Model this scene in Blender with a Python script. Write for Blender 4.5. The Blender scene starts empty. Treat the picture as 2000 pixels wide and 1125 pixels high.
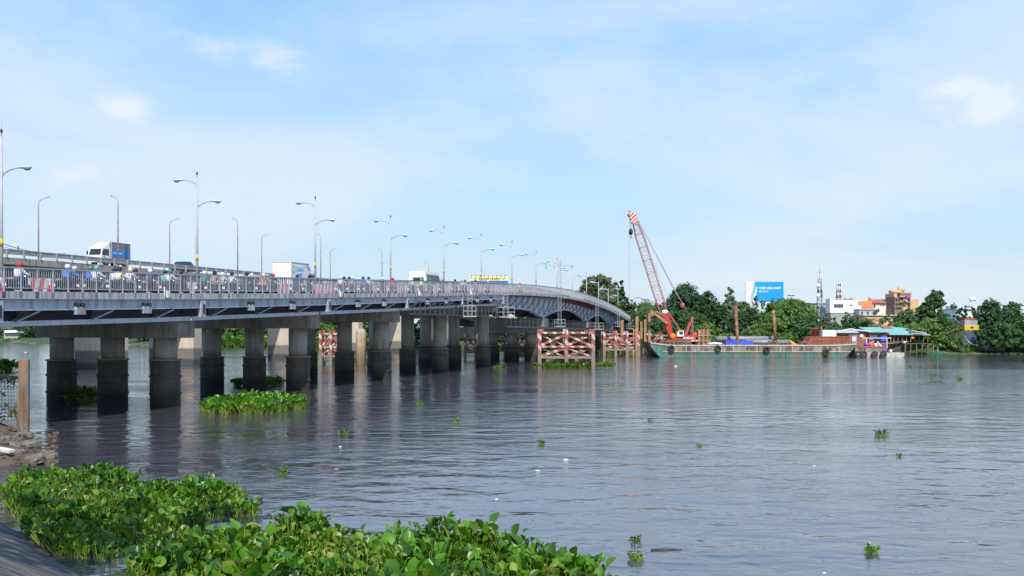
import bpy, math, random
import numpy as np
from mathutils import Vector, Matrix
R = math.radians
random.seed(7); rng = np.random.default_rng(7)
S = bpy.context.scene

# ------------------------------------------------------------------ camera, sky, sun
CAMZ, F, HY = 4.2, 1944.0, 640.0          # eye height above the river, focal length and horizon row (2000 px wide frame)
cam = bpy.data.cameras.new('camera'); cam.lens = 35; cam.sensor_width = 36
cam.shift_y = (HY - 562.5) / 2000.0; cam.clip_end = 9000; cam.clip_start = .1
co = bpy.data.objects.new('camera', cam); S.collection.objects.link(co)
co.location = (0, 0, CAMZ); co.rotation_euler = (R(90), 0, 0); S.camera = co
S.view_settings.view_transform = 'Standard'; S.view_settings.look = 'None'
S.view_settings.exposure = 0.35; S.view_settings.gamma = 1
SUN_EL, SUN_AZ = 46.0, 177.0               # azimuth clockwise from +Y (the view direction)
sd = Vector((math.sin(R(SUN_AZ)) * math.cos(R(SUN_EL)), math.cos(R(SUN_AZ)) * math.cos(R(SUN_EL)), math.sin(R(SUN_EL))))
sun = bpy.data.lights.new('sun', 'SUN'); sun.energy = 4.0; sun.angle = R(.53); sun.color = (1, .95, .87)
so = bpy.data.objects.new('sun', sun); S.collection.objects.link(so)
so.rotation_euler = sd.to_track_quat('Z', 'Y').to_euler(); so.location = (0, -20, 60)

W = bpy.data.worlds.new("World"); S.world = W; W.use_nodes = True
nt = W.node_tree; N = nt.nodes; L = nt.links; N.clear()
def nd(t, **k):
    n = N.new(t)
    for a, b in k.items(): setattr(n, a, b)
    return n
sky = nd('ShaderNodeTexSky', sky_type='NISHITA'); sky.sun_disc = False
sky.sun_elevation = R(SUN_EL); sky.sun_rotation = R(SUN_AZ); sky.air_density = 1.0; sky.dust_density = .6; sky.ozone_density = 2.2
tc = nd('ShaderNodeTexCoord')
def skynoise(scale, sx, sy, sz, det, rough, lo, hi, seed=0):
    mp = nd('ShaderNodeMapping'); mp.inputs['Scale'].default_value = (sx, sy, sz); mp.inputs['Location'].default_value = (seed, seed * .7, seed * .3)
    L.new(tc.outputs['Generated'], mp.inputs[0])
    n = nd('ShaderNodeTexNoise'); n.inputs['Scale'].default_value = scale; n.inputs['Detail'].default_value = det
    n.inputs['Roughness'].default_value = rough; n.inputs['Distortion'].default_value = .5
    L.new(mp.outputs[0], n.inputs['Vector'])
    m = nd('ShaderNodeMapRange', interpolation_type='SMOOTHSTEP'); m.inputs[1].default_value = lo; m.inputs[2].default_value = hi
    L.new(n.outputs[0], m.inputs[0]); return m.outputs[0], n.outputs[0]
def mth(op, a, b=None, c=None):
    m = nd('ShaderNodeMath', operation=op)
    for i, x in enumerate((a, b, c)):
        if x is None: continue
        if isinstance(x, (int, float)): m.inputs[i].default_value = x
        else: L.new(x, m.inputs[i])
    return m.outputs[0]
c1, _ = skynoise(1.7, 1, 1, 3.4, 8, .6, .43, .70, 5.1)
c2, raw = skynoise(5, 1, 1, 2.5, 8, .6, .2, .8, 1.1)
_, raw2 = skynoise(16, 1, 1, 1.8, 9, .62, .2, .8, 2.7)
def puff(px, py, w, h, amp):
    """a small fair-weather cloud in a given compass direction"""
    d = Vector(((px - 1000) / F, 1, (HY - py) / F)).normalized()
    sb = nd('ShaderNodeVectorMath', operation='SUBTRACT'); L.new(tc.outputs['Generated'], sb.inputs[0]); sb.inputs[1].default_value = d
    sc = nd('ShaderNodeVectorMath', operation='MULTIPLY'); L.new(sb.outputs[0], sc.inputs[0]); sc.inputs[1].default_value = (F / w, F / w, F / h)
    ln = nd('ShaderNodeVectorMath', operation='LENGTH'); L.new(sc.outputs[0], ln.inputs[0])
    v = mth('ADD', ln.outputs['Value'], mth('MULTIPLY', mth('SUBTRACT', raw2, .5), 5.0))
    m = nd('ShaderNodeMapRange', interpolation_type='SMOOTHSTEP'); m.inputs[1].default_value = 1.45; m.inputs[2].default_value = -.5
    m.inputs[3].default_value = 0; m.inputs[4].default_value = amp
    L.new(v, m.inputs[0]); return m.outputs[0]
pf = None
for a in ((1925, 200, 52, 40, .75), (1885, 172, 44, 22, .65), (450, 90, 80, 26, .6), (520, 110, 50, 22, .6), (245, 210, 45, 24, .7), (140, 345, 45, 20, .4), (1545, 155, 30, 14, .3)):
    p = puff(*a); pf = p if pf is None else mth('MAXIMUM', pf, p)
cl = mth('MINIMUM', mth('ADD', mth('MULTIPLY', c1, .55), pf), .92)
# milky air: the low sky is pale, and the blue deepens slowly with height
sep = nd('ShaderNodeSeparateXYZ'); L.new(tc.outputs['Generated'], sep.inputs[0])
air = nd('ShaderNodeValToRGB'); L.new(sep.outputs[2], air.inputs[0])
air.color_ramp.elements[0].position = 0; air.color_ramp.elements[0].color = (.60, .73, .83, 1)
air.color_ramp.elements[1].position = .42; air.color_ramp.elements[1].color = (.20, .46, 1.0, 1)
e_ = air.color_ramp.elements.new(.12); e_.color = (.52, .74, .95, 1)
e_ = air.color_ramp.elements.new(.28); e_.color = (.36, .65, 1.0, 1)
sc_ = nd('ShaderNodeVectorMath', operation='SCALE'); L.new(air.outputs[0], sc_.inputs[0]); sc_.inputs['Scale'].default_value = 9.6
hz = nd('ShaderNodeMapRange'); hz.inputs[1].default_value = .1; hz.inputs[2].default_value = .8; hz.inputs[3].default_value = .86; hz.inputs[4].default_value = .8
L.new(sep.outputs[2], hz.inputs[0])
mx1 = nd('ShaderNodeMix', data_type='RGBA'); L.new(hz.outputs[0], mx1.inputs[0]); L.new(sky.outputs[0], mx1.inputs[6]); L.new(sc_.outputs[0], mx1.inputs[7])
mx = nd('ShaderNodeMix', data_type='RGBA'); L.new(cl, mx.inputs[0]); L.new(mx1.outputs[2], mx.inputs[6]); mx.inputs[7].default_value = (7.3, 7.9, 8.6, 1)
bg = nd('ShaderNodeBackground'); bg.inputs[1].default_value = .09; L.new(mx.outputs[2], bg.inputs[0])
wo = nd('ShaderNodeOutputWorld'); L.new(bg.outputs[0], wo.inputs[0])

# ------------------------------------------------------------------ helpers
def P(px, py, Y): return Vector(((px - 1000) * Y / F, Y, CAMZ + (HY - py) * Y / F))
def Wt(px, py):
    Y = CAMZ * F / (py - HY); return Vector(((px - 1000) * Y / F, Y, 0))
AX, NX = Vector((.275, .9615, 0)).normalized(), Vector((.9615, -.275, 0)).normalized()
BROT = -math.atan2(.275, .9615)
def B(u, v, z): return NX * v + AX * u + Vector((0, 0, z))
def uv_of(p): return AX.dot(Vector((p[0], p[1], 0))), NX.dot(Vector((p[0], p[1], 0)))

class MB:
    def __init__(s): s.v = []; s.f = []; s.m = []; s.sm = []
    def add(s, vs, fs, mi=0, smooth=False):
        o = len(s.v); s.v += [tuple(x) for x in vs]
        for f in fs: s.f.append(tuple(i + o for i in f)); s.m.append(mi); s.sm.append(smooth)
        return s
    def box(s, c, d, rz=0, mi=0, M=None):
        x, y, z = d[0] / 2, d[1] / 2, d[2] / 2
        vs = [Vector((i * x, j * y, k * z)) for k in (-1, 1) for j in (-1, 1) for i in (-1, 1)]
        T = Matrix.Translation(Vector(c)) @ Matrix.Rotation(rz, 4, 'Z')
        if M is not None: T = Matrix.Translation(Vector(c)) @ M
        return s.add([T @ v for v in vs], [(0, 2, 3, 1), (4, 5, 7, 6), (0, 1, 5, 4), (2, 6, 7, 3), (0, 4, 6, 2), (1, 3, 7, 5)], mi)
    def bar(s, a, b, w, h=None, mi=0, up=(0, 0, 1)):
        a, b = Vector(a), Vector(b); h = h or w; d = (b - a)
        if d.length < 1e-6: return s
        d.normalize(); U = Vector(up)
        if abs(d.dot(U)) > .99: U = Vector((1, 0, 0))
        sd_ = d.cross(U).normalized(); U = sd_.cross(d).normalized()
        vs = [p + sd_ * (i * w / 2) + U * (j * h / 2) for p in (a, b) for j in (-1, 1) for i in (-1, 1)]
        return s.add(vs, [(0, 1, 3, 2), (4, 6, 7, 5), (0, 4, 5, 1), (2, 3, 7, 6), (0, 2, 6, 4), (1, 5, 7, 3)], mi)
    def tube(s, path, r, n=8, mi=0, cap=True, smooth=True):
        path = [Vector(p) for p in path]; rs = r if isinstance(r, (list, tuple)) else [r] * len(path)
        vs = []
        for i, p in enumerate(path):
            d = (path[min(i + 1, len(path) - 1)] - path[max(i - 1, 0)]).normalized()
            U = Vector((0, 0, 1)) if abs(d.z) < .95 else Vector((0, 1, 0))
            a = d.cross(U).normalized(); b = a.cross(d).normalized()
            for k in range(n):
                t = 2 * math.pi * k / n; vs.append(p + (a * math.cos(t) + b * math.sin(t)) * rs[i])
        fs = [(i * n + k, i * n + (k + 1) % n, (i + 1) * n + (k + 1) % n, (i + 1) * n + k) for i in range(len(path) - 1) for k in range(n)]
        s.add(vs, fs, mi, smooth)
        if cap:
            o = len(s.v) - len(vs)
            s.f.append(tuple(o + k for k in range(n))[::-1]); s.m.append(mi); s.sm.append(False)
            e = o + (len(path) - 1) * n
            s.f.append(tuple(e + k for k in range(n))); s.m.append(mi); s.sm.append(False)
        return s
    def lathe(s, c, prof, n=20, mi=0, smooth=True, ax='Z'):
        """prof: (radius, height) pairs"""
        vs = []
        for r, z in prof:
            for k in range(n):
                t = 2 * math.pi * k / n; q = Vector((r * math.cos(t), r * math.sin(t), z))
                if ax == 'X': q = Vector((q.z, q.x, q.y))
                if ax == 'Y': q = Vector((q.x, q.z, q.y))
                vs.append(Vector(c) + q)
        fs = [(i * n + k, i * n + (k + 1) % n, (i + 1) * n + (k + 1) % n, (i + 1) * n + k) for i in range(len(prof) - 1) for k in range(n)]
        fs += [tuple(range(n))[::-1], tuple(range((len(prof) - 1) * n, len(prof) * n))]
        return s.add(vs, fs, mi, smooth)
    def prism(s, pts, off, mi=0):
        """closed polygon swept by the vector off"""
        off = Vector(off); n = len(pts); a = [Vector(p) for p in pts]; b = [p + off for p in a]
        return s.add(a + b, [tuple(range(n))[::-1], tuple(range(n, 2 * n))] + [(i, (i + 1) % n, n + (i + 1) % n, n + i) for i in range(n)], mi)
    def sweep(s, sections, mi=0, cap=True, smooth=False):
        n = len(sections[0]); vs = [p for sec in sections for p in sec]
        fs = [(i * n + k, i * n + (k + 1) % n, (i + 1) * n + (k + 1) % n, (i + 1) * n + k) for i in range(len(sections) - 1) for k in range(n)]
        if cap: fs += [tuple(range(n))[::-1], tuple(range((len(sections) - 1) * n, len(sections) * n))]
        return s.add(vs, fs, mi, smooth)
    def sphere(s, c, r, n=10, m=6, mi=0, sc=(1, 1, 1), top=False):
        pr = []
        for i in range(m + 1):
            a = -math.pi / 2 + math.pi * i / m
            if top and a < 0: a = 0
            pr.append((max(r * math.cos(a), 1e-4), r * math.sin(a)))
        o = len(s.v); s.lathe((0, 0, 0), pr, n, mi)
        for i in range(o, len(s.v)): v = s.v[i]; s.v[i] = (c[0] + v[0] * sc[0], c[1] + v[1] * sc[1], c[2] + v[2] * sc[2])
        return s
    def build(s, name, mats, parent=None, world=True):
        me = bpy.data.meshes.new(name); vs = s.v
        if parent is not None and world:
            w = wloc(parent); vs = [(x - w[0], y - w[1], z - w[2]) for x, y, z in vs]
        me.from_pydata(vs, [], s.f)
        for m in (mats if isinstance(mats, (list, tuple)) else [mats]): me.materials.append(m)
        me.polygons.foreach_set('material_index', s.m); me.polygons.foreach_set('use_smooth', s.sm)
        me.update()
        o = bpy.data.objects.new(name, me); S.collection.objects.link(o)
        if parent is not None: o.parent = parent
        return o
def wloc(o):
    v = Vector((0, 0, 0))
    while o is not None: v = v + o.location; o = o.parent
    return v
def npmesh(name, V, Fc, mats, parent=None, smooth=False, mi=None, loc=None):
    V = np.asarray(V, dtype=np.float32); Fc = np.asarray(Fc, dtype=np.int32)
    if parent is not None: V = V - np.array(wloc(parent), dtype=np.float32)
    if loc is not None: V = V - np.array(loc, dtype=np.float32)
    me = bpy.data.meshes.new(name); k = Fc.shape[1]
    me.vertices.add(len(V)); me.vertices.foreach_set('co', V.ravel())
    me.loops.add(Fc.size); me.loops.foreach_set('vertex_index', Fc.ravel())
    me.polygons.add(len(Fc)); me.polygons.foreach_set('loop_start', np.arange(0, Fc.size, k, dtype=np.int32))
    me.polygons.foreach_set('use_smooth', np.full(len(Fc), smooth))
    for m in (mats if isinstance(mats, (list, tuple)) else [mats]): me.materials.append(m)
    if mi is not None: me.polygons.foreach_set('material_index', np.asarray(mi, dtype=np.int32))
    me.update(calc_edges=True)
    o = bpy.data.objects.new(name, me); S.collection.objects.link(o)
    if parent is not None: o.parent = parent
    if loc is not None: o.location = loc
    return o
def tag(o, label=None, cat=None, group=None, kind=None):
    if label: o['label'] = label
    if cat: o['category'] = cat
    if group: o['group'] = group
    if kind: o['kind'] = kind
    return o
def thing(name, loc, label, cat, group=None, rz=0):
    o = bpy.data.objects.new(name, None); S.collection.objects.link(o); o.empty_display_size = .3
    o.location = loc; o.rotation_euler = (0, 0, rz); return tag(o, label, cat, group)
def dup(root, loc, rz, label, group=None, scale=None):
    def cp(o, par):
        c = o.copy(); S.collection.objects.link(c); c.parent = par
        for ch in kids[o.name]: cp(ch, c)
        return c
    kids = {}
    def scan(o): kids[o.name] = list(o.children); [scan(c) for c in o.children]
    scan(root)
    r = cp(root, None); r.location = loc; r.rotation_euler = (0, 0, rz); r['label'] = label
    if group: r['group'] = group
    if scale: r.scale = (scale,) * 3
    return r

# ------------------------------------------------------------------ materials
def mat(name, col, rough=.7, metal=0, var=.25, scale=1.5, streak=0, col2=None, c2lo=.5, c2hi=.6, c2scale=2, bump=0, spec=.5, coat=0, stretch=(1, 1, 1), coord='Object'):
    m = bpy.data.materials.new(name); m.use_nodes = True; t = m.node_tree; p = t.nodes['Principled BSDF']
    p.inputs['Roughness'].default_value = rough; p.inputs['Metallic'].default_value = metal
    p.inputs['Specular IOR Level'].default_value = spec
    if coat: p.inputs['Coat Weight'].default_value = coat
    tcn = t.nodes.new('ShaderNodeTexCoord'); mp = t.nodes.new('ShaderNodeMapping'); mp.inputs['Scale'].default_value = stretch
    src = tcn.outputs[coord]
    t.links.new(src, mp.inputs[0])
    n = t.nodes.new('ShaderNodeTexNoise'); n.inputs['Scale'].default_value = scale; n.inputs['Detail'].default_value = 7; n.inputs['Roughness'].default_value = .62
    t.links.new(mp.outputs[0], n.inputs[0])
    r = t.nodes.new('ShaderNodeMapRange'); r.inputs[1].default_value = .3; r.inputs[2].default_value = .7; r.inputs[3].default_value = 1 - var; r.inputs[4].default_value = 1 + var
    t.links.new(n.outputs[0], r.inputs[0])
    base = t.nodes.new('ShaderNodeRGB'); base.outputs[0].default_value = (*col, 1); cur = base.outputs[0]
    def mixc(fac, a, b):
        x = t.nodes.new('ShaderNodeMix'); x.data_type = 'RGBA'
        t.links.new(fac, x.inputs[0]); t.links.new(a, x.inputs[6])
        if isinstance(b, tuple): x.inputs[7].default_value = (*b, 1)
        else: t.links.new(b, x.inputs[7])
        return x.outputs[2]
    if col2 is not None:
        n2 = t.nodes.new('ShaderNodeTexNoise'); n2.inputs['Scale'].default_value = c2scale; n2.inputs['Detail'].default_value = 8; n2.inputs['Roughness'].default_value = .65
        t.links.new(mp.outputs[0], n2.inputs[0])
        r2 = t.nodes.new('ShaderNodeMapRange'); r2.inputs[1].default_value = c2lo; r2.inputs[2].default_value = c2hi
        t.links.new(n2.outputs[0], r2.inputs[0]); cur = mixc(r2.outputs[0], cur, tuple(col2))
    if streak:
        mp3 = t.nodes.new('ShaderNodeMapping'); mp3.inputs['Scale'].default_value = (1, 1, .08); t.links.new(src, mp3.inputs[0])
        n3 = t.nodes.new('ShaderNodeTexNoise'); n3.inputs['Scale'].default_value = 4; n3.inputs['Detail'].default_value = 5; t.links.new(mp3.outputs[0], n3.inputs[0])
        r3 = t.nodes.new('ShaderNodeMapRange'); r3.inputs[1].default_value = .48; r3.inputs[2].default_value = .68; r3.inputs[4].default_value = streak
        t.links.new(n3.outputs[0], r3.inputs[0]); cur = mixc(r3.outputs[0], cur, tuple(c * .35 for c in col))
    hv = t.nodes.new('ShaderNodeVectorMath'); hv.operation = 'SCALE'; t.links.new(cur, hv.inputs[0]); t.links.new(r.outputs[0], hv.inputs['Scale'])
    t.links.new(hv.outputs[0], p.inputs['Base Color'])
    if bump:
        b = t.nodes.new('ShaderNodeBump'); b.inputs['Strength'].default_value = .6; b.inputs['Distance'].default_value = bump
        t.links.new(n.outputs[0], b.inputs['Height']); t.links.new(b.outputs[0], p.inputs['Normal'])
    m['out'] = 1
    m.node_tree.nodes.active = p
    return m
def stain_below(m, z0, z1, col, amount=.85, wob=.5):
    """a tide mark: the band of slime and wet dirt that the river leaves up to a height"""
    t = m.node_tree; p = t.nodes['Principled BSDF']; lk = p.inputs['Base Color'].links[0]; src = lk.from_socket
    g = t.nodes.new('ShaderNodeNewGeometry'); s_ = t.nodes.new('ShaderNodeSeparateXYZ'); t.links.new(g.outputs['Position'], s_.inputs[0])
    n = t.nodes.new('ShaderNodeTexNoise'); n.inputs['Scale'].default_value = 1.6; n.inputs['Detail'].default_value = 4; t.links.new(g.outputs['Position'], n.inputs[0])
    a = t.nodes.new('ShaderNodeMath'); a.operation = 'MULTIPLY_ADD'; t.links.new(n.outputs[0], a.inputs[0]); a.inputs[1].default_value = wob; t.links.new(s_.outputs[2], a.inputs[2])
    r = t.nodes.new('ShaderNodeMapRange'); r.inputs[1].default_value = z1 + wob / 2; r.inputs[2].default_value = z0 + wob / 2; r.inputs[4].default_value = amount
    t.links.new(a.outputs[0], r.inputs[0])
    x = t.nodes.new('ShaderNodeMix'); x.data_type = 'RGBA'; t.links.new(r.outputs[0], x.inputs[0]); t.links.new(src, x.inputs[6]); x.inputs[7].default_value = (*col, 1)
    t.links.new(x.outputs[2], p.inputs['Base Color'])
    return m
def stripes(name, ca, cb, period, kx, kz, duty=.5, rough=.6, zlow=None, low=(.2, .17, .13), wear=.35, coord='Object'):
    m = bpy.data.materials.new(name); m.use_nodes = True; t = m.node_tree; p = t.nodes['Principled BSDF']; p.inputs['Roughness'].default_value = rough
    g = t.nodes.new('ShaderNodeTexCoord'); s_ = t.nodes.new('ShaderNodeSeparateXYZ'); t.links.new(g.outputs[coord], s_.inputs[0])
    def M(op, a, b):
        q = t.nodes.new('ShaderNodeMath'); q.operation = op
        for i, x in enumerate((a, b)):
            if isinstance(x, (int, float)): q.inputs[i].default_value = x
            else: t.links.new(x, q.inputs[i])
        return q.outputs[0]
    e = M('FRACT', M('DIVIDE', M('ADD', M('MULTIPLY', s_.outputs[0], kx), M('MULTIPLY', s_.outputs[2], kz)), period), 0)
    st = M('GREATER_THAN', e, duty)
    n = t.nodes.new('ShaderNodeTexNoise'); n.inputs['Scale'].default_value = 3; n.inputs['Detail'].default_value = 6; t.links.new(g.outputs['Object'], n.inputs[0])
    x = t.nodes.new('ShaderNodeMix'); x.data_type = 'RGBA'; t.links.new(st, x.inputs[0]); x.inputs[6].default_value = (*ca, 1); x.inputs[7].default_value = (*cb, 1)
    r = t.nodes.new('ShaderNodeMapRange'); r.inputs[1].default_value = .48; r.inputs[2].default_value = .62; r.inputs[4].default_value = wear; t.links.new(n.outputs[0], r.inputs[0])
    y = t.nodes.new('ShaderNodeMix'); y.data_type = 'RGBA'; t.links.new(r.outputs[0], y.inputs[0]); t.links.new(x.outputs[2], y.inputs[6]); y.inputs[7].default_value = (.22, .12, .08, 1)
    t.links.new(y.outputs[2], p.inputs['Base Color'])
    if zlow is not None: stain_below(m, zlow - .15, zlow + .25, low, .95, .3)
    return m
M = {}
M['steel'] = mat('bridge_steel_paint', (.40, .44, .48), .6, 0, .14, .8, streak=.65, col2=(.27, .22, .19), c2lo=.56, c2hi=.70, c2scale=1.1, stretch=(1, 1, .35))
M['steel_light'] = mat('lightened_steel_paint', (.52, .56, .60), .55, 0, .12, 1, streak=.35)  # lightened tone; on the lower flange it paints in the skylight
M['strutgrey'] = mat('dark_strut_paint', (.19, .21, .24), .6, 0, .15, 2)  # darker grey than the girder web behind, for contrast
M['steel_dark'] = mat('dark_steel_with_shade', (.075, .08, .10), .7, 0, .2, 1)  # dark steel; the recess shade of the girder web is put into this colour
M['rustred'] = mat('red_lead_primer', (.22, .05, .045), .8, 0, .3, 2)
M['rail'] = mat('railing_grey_paint', (.34, .36, .38), .5, .1, .1, 3)
M['kerb'] = mat('kerb_concrete', (.44, .44, .43), .88, 0, .14, 2, streak=.7, col2=(.28, .26, .23), c2lo=.5, c2hi=.66, c2scale=1.4, stretch=(1, 1, .3))
M['asphalt'] = mat('asphalt', (.05, .05, .052), .95, 0, .2, 6)
M['conc'] = mat('pier_concrete', (.31, .28, .235), .9, 0, .16, 1.2, streak=.5, col2=(.15, .14, .13), c2lo=.55, c2hi=.75, bump=.02)
M['cap'] = mat('cap_concrete', (.24, .22, .19), .9, 0, .25, 1.2, streak=.6, bump=.02)
M['casing'] = stain_below(mat('casing_concrete', (.080, .066, .048), .85, 0, .3, 2, streak=.5, bump=.03), .4, 1.3, (.020, .017, .013), .92, 1.1)
stain_below(M['conc'], 2.0, 2.7, (.12, .10, .075), .7, 1.0)
M['ledge'] = mat('muddy_ledge', (.26, .20, .14), .95, 0, .35, 4)
M['conc2'] = stain_below(mat('tan_wall_pier_concrete', (.50, .42, .33), .9, 0, .12, .6, streak=.25, bump=.02), 1.75, 2.0, (.13, .12, .105), .92, .15)
stain_below(M['conc2'], .5, .8, (.05, .05, .05), .9, .2)
M['fascia2'] = mat('weathered_fascia_concrete', (.36, .31, .25), .9, 0, .2, 1.5, streak=.75, bump=.02)
M['rail2'] = mat('worn_guardrail', (.40, .385, .37), .6, .1, .15, 3, streak=.4)
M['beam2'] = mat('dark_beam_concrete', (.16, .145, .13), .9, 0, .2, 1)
M['galv'] = mat('galvanised_steel', (.42, .42, .44), .6, .0, .12, 2)
M['polerust'] = mat('rust_stained_pole', (.42, .36, .34), .6, .2, .2, 2, col2=(.30, .16, .10), c2lo=.5, c2hi=.62, c2scale=3)
M['cage'] = mat('dull_cage_paint', (.30, .32, .34), .6, 0, .1, 2)
M['lampblue'] = mat('pale_blue_lamp_shell', (.34, .66, .82), .35, 0, .05)
M['lens'] = mat('lamp_lens', (.30, .27, .24), .25, 0, .1)
M['yellow'] = mat('yellow_band_paint', (.62, .38, .04), .5, 0, .1)
M['black'] = mat('black_plastic', (.018, .018, .02), .4, 0, .2)
M['rubber'] = mat('worn_tyre_rubber', (.035, .033, .03), .8, 0, .3, 4)
M['chrome'] = mat('bright_metal', (.6, .6, .62), .25, .9, .1)
M['white'] = mat('white_paint', (.80, .80, .79), .5, 0, .05, 1, streak=.08)
M['dirtwhite'] = mat('dirty_white_paint', (.66, .65, .62), .7, 0, .12, 1, streak=.3)
M['glass'] = mat('dark_glass', (.02, .03, .035), .08, 0, .05, spec=.8)
M['redpaint'] = mat('crane_red_paint', (.42, .032, .025), .5, 0, .25, 2, streak=.3)
M['boom'] = mat('weathered_red_lattice', (.34, .10, .09), .6, 0, .15, 2)
M['rust'] = mat('rust', (.24, .10, .055), .9, 0, .4, 1.6, streak=.6, col2=(.34, .17, .10), c2scale=1)
M['rustcab'] = mat('rust_red_plate', (.34, .085, .045), .85, 0, .3, 1.2, streak=.5, col2=(.20, .075, .05), c2scale=.8)
M['pile'] = mat('rusty_tan_pile', (.34, .20, .10), .9, 0, .3, 1.5, streak=.5, bump=.02)
M['grey_pipe'] = mat('grey_pipe_steel', (.24, .24, .25), .6, .2, .3, 1.5, col2=(.26, .18, .13), c2lo=.58, c2hi=.68, stretch=(.3, 1, 1))
M['blue'] = mat('blue_tarpaulin', (.03, .06, .50), .45, 0, .2, 2, bump=.06)
M['hull'] = mat('green_hull_paint', (.055, .165, .125), .7, 0, .3, 1, col2=(.17, .13, .10), c2lo=.48, c2hi=.56, c2scale=.9, streak=.85, stretch=(1, 1, .5))
M['hullworn'] = mat('worn_hull_plate', (.28, .25, .20), .8, 0, .4, 1, streak=.95, col2=(.11, .075, .055), c2lo=.46, c2hi=.56, c2scale=.8, stretch=(1, 1, .35))
M['trim'] = mat('hull_rub_rail', (.42, .40, .35), .8, 0, .25, 2, streak=.4)
M['deckrust'] = mat('rusty_deck', (.20, .12, .085), .95, 0, .35, 1.5)
M['wood'] = mat('weathered_wood', (.25, .19, .14), .9, 0, .3, 2, streak=.3)
M['wooddark'] = mat('dark_wet_wood', (.09, .07, .055), .9, 0, .3, 2)
M['teal'] = mat('teal_sheet_roof', (.26, .50, .44), .55, 0, .1, .8, stretch=(6, 1, 1))
M['tin'] = mat('tin_sheet', (.60, .62, .64), .5, .2, .15, 1, stretch=(6, 1, 1))
M['brick'] = mat('brown_brick_wall', (.25, .12, .085), .9, 0, .3, 2, streak=.3)
M['orange_roof'] = mat('orange_tile_roof', (.70, .18, .05), .7, 0, .12, 2)
M['red_roof'] = mat('dull_red_tile_roof', (.38, .13, .09), .8, 0, .15, 2)
M['tan'] = mat('tan_render_wall', (.62, .40, .22), .85, 0, .12, .6, streak=.25)
M['brown_wall'] = mat('brown_upper_wall', (.27, .17, .14), .85, 0, .25, .8)
M['greywall'] = mat('grey_cement_wall', (.36, .36, .35), .9, 0, .12, .5, streak=.4)
M['mud'] = mat('mud_bank', (.115, .085, .06), .9, 0, .35, .8, col2=(.09, .075, .06), c2scale=.4, bump=.12, coord='Object')
M['concslope'] = mat('weathered_revetment', (.17, .14, .10), .9, 0, .45, 2.2, col2=(.05, .05, .052), c2lo=.44, c2hi=.54, c2scale=1.1, bump=.09, stretch=(1, 3.5, 1))
M['stone'] = mat('wet_stone', (.15, .125, .095), .7, 0, .35, 4, bump=.03)
M['orange'] = mat('orange_plastic', (.80, .17, .02), .45, 0, .08)
M['purple'] = mat('purple_plastic', (.16, .06, .42), .45, 0, .08)
M['greenpl'] = mat('green_plastic', (.03, .19, .11), .5, 0, .1)
M['bluepl'] = mat('blue_plastic', (.05, .10, .55), .5, 0, .1)
M['redpl'] = mat('red_plastic', (.42, .035, .03), .5, 0, .1)
M['litterred'] = mat('reddish_scrap', (.34, .14, .09), .7, 0, .2, 8)
M['foam'] = mat('pale_foam', (.68, .62, .55), .7, 0, .1, 8)
M['fender'] = stripes('red_white_fender_paint', (.33, .06, .04), (.52, .48, .44), 1.15, 1, 1, .58, zlow=1.6, low=(.20, .155, .11), wear=.8, coord='Object')
M['fenderflat'] = stripes('red_white_fender_bars', (.32, .065, .045), (.52, .48, .44), 1.0, 1, .6, .60, zlow=1.0, low=(.24, .17, .11), wear=.85, coord='Object')
M['barrier'] = stripes('red_white_barrier_paint', (.62, .10, .11), (.70, .69, .67), .56, 1, -.5, .52, wear=.25)
def colmat(name, col, rough=.75): return mat(name, col, rough, 0, .12, 6)

def leafmat(name, a, b, c=None, trans=.35, rough=.55, gloss=.25, patch=0):
    """foliage: each leaf takes its own shade between the colours"""
    m = bpy.data.materials.new(name); m.use_nodes = True; t = m.node_tree; t.nodes.clear()
    g = t.nodes.new('ShaderNodeNewGeometry'); rp = t.nodes.new('ShaderNodeValToRGB')
    rp.color_ramp.elements[0].color = (*a, 1); rp.color_ramp.elements[1].color = (*b, 1)
    if c: e = rp.color_ramp.elements.new(.93); e.color = (*b, 1); rp.color_ramp.elements[-1].color = (*c, 1)
    t.links.new(g.outputs['Random Per Island'], rp.inputs[0])
    if patch:                                         # older and younger growth in patches
        nz_ = t.nodes.new('ShaderNodeTexNoise'); nz_.inputs['Scale'].default_value = patch; nz_.inputs['Detail'].default_value = 3; t.links.new(g.outputs['Position'], nz_.inputs[0])
        q1 = t.nodes.new('ShaderNodeMath'); q1.operation = 'MULTIPLY_ADD'; t.links.new(nz_.outputs[0], q1.inputs[0]); q1.inputs[1].default_value = 1.9; q1.inputs[2].default_value = -.95
        q2 = t.nodes.new('ShaderNodeMath'); q2.operation = 'ADD'; q2.use_clamp = True; t.links.new(q1.outputs[0], q2.inputs[0]); t.links.new(g.outputs['Random Per Island'], q2.inputs[1]); t.links.new(q2.outputs[0], rp.inputs[0])
    d = t.nodes.new('ShaderNodeBsdfPrincipled'); d.inputs['Roughness'].default_value = rough; d.inputs['Specular IOR Level'].default_value = gloss
    tr = t.nodes.new('ShaderNodeBsdfTranslucent'); x = t.nodes.new('ShaderNodeMixShader'); x.inputs[0].default_value = trans
    hs = t.nodes.new('ShaderNodeHueSaturation'); hs.inputs['Hue'].default_value = .48; hs.inputs['Value'].default_value = 1.35; t.links.new(rp.outputs[0], hs.inputs['Color'])
    t.links.new(rp.outputs[0], d.inputs['Base Color']); t.links.new(hs.outputs[0], tr.inputs[0])
    t.links.new(d.outputs[0], x.inputs[1]); t.links.new(tr.outputs[0], x.inputs[2])
    o = t.nodes.new('ShaderNodeOutputMaterial'); t.links.new(x.outputs[0], o.inputs[0]); return m
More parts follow.
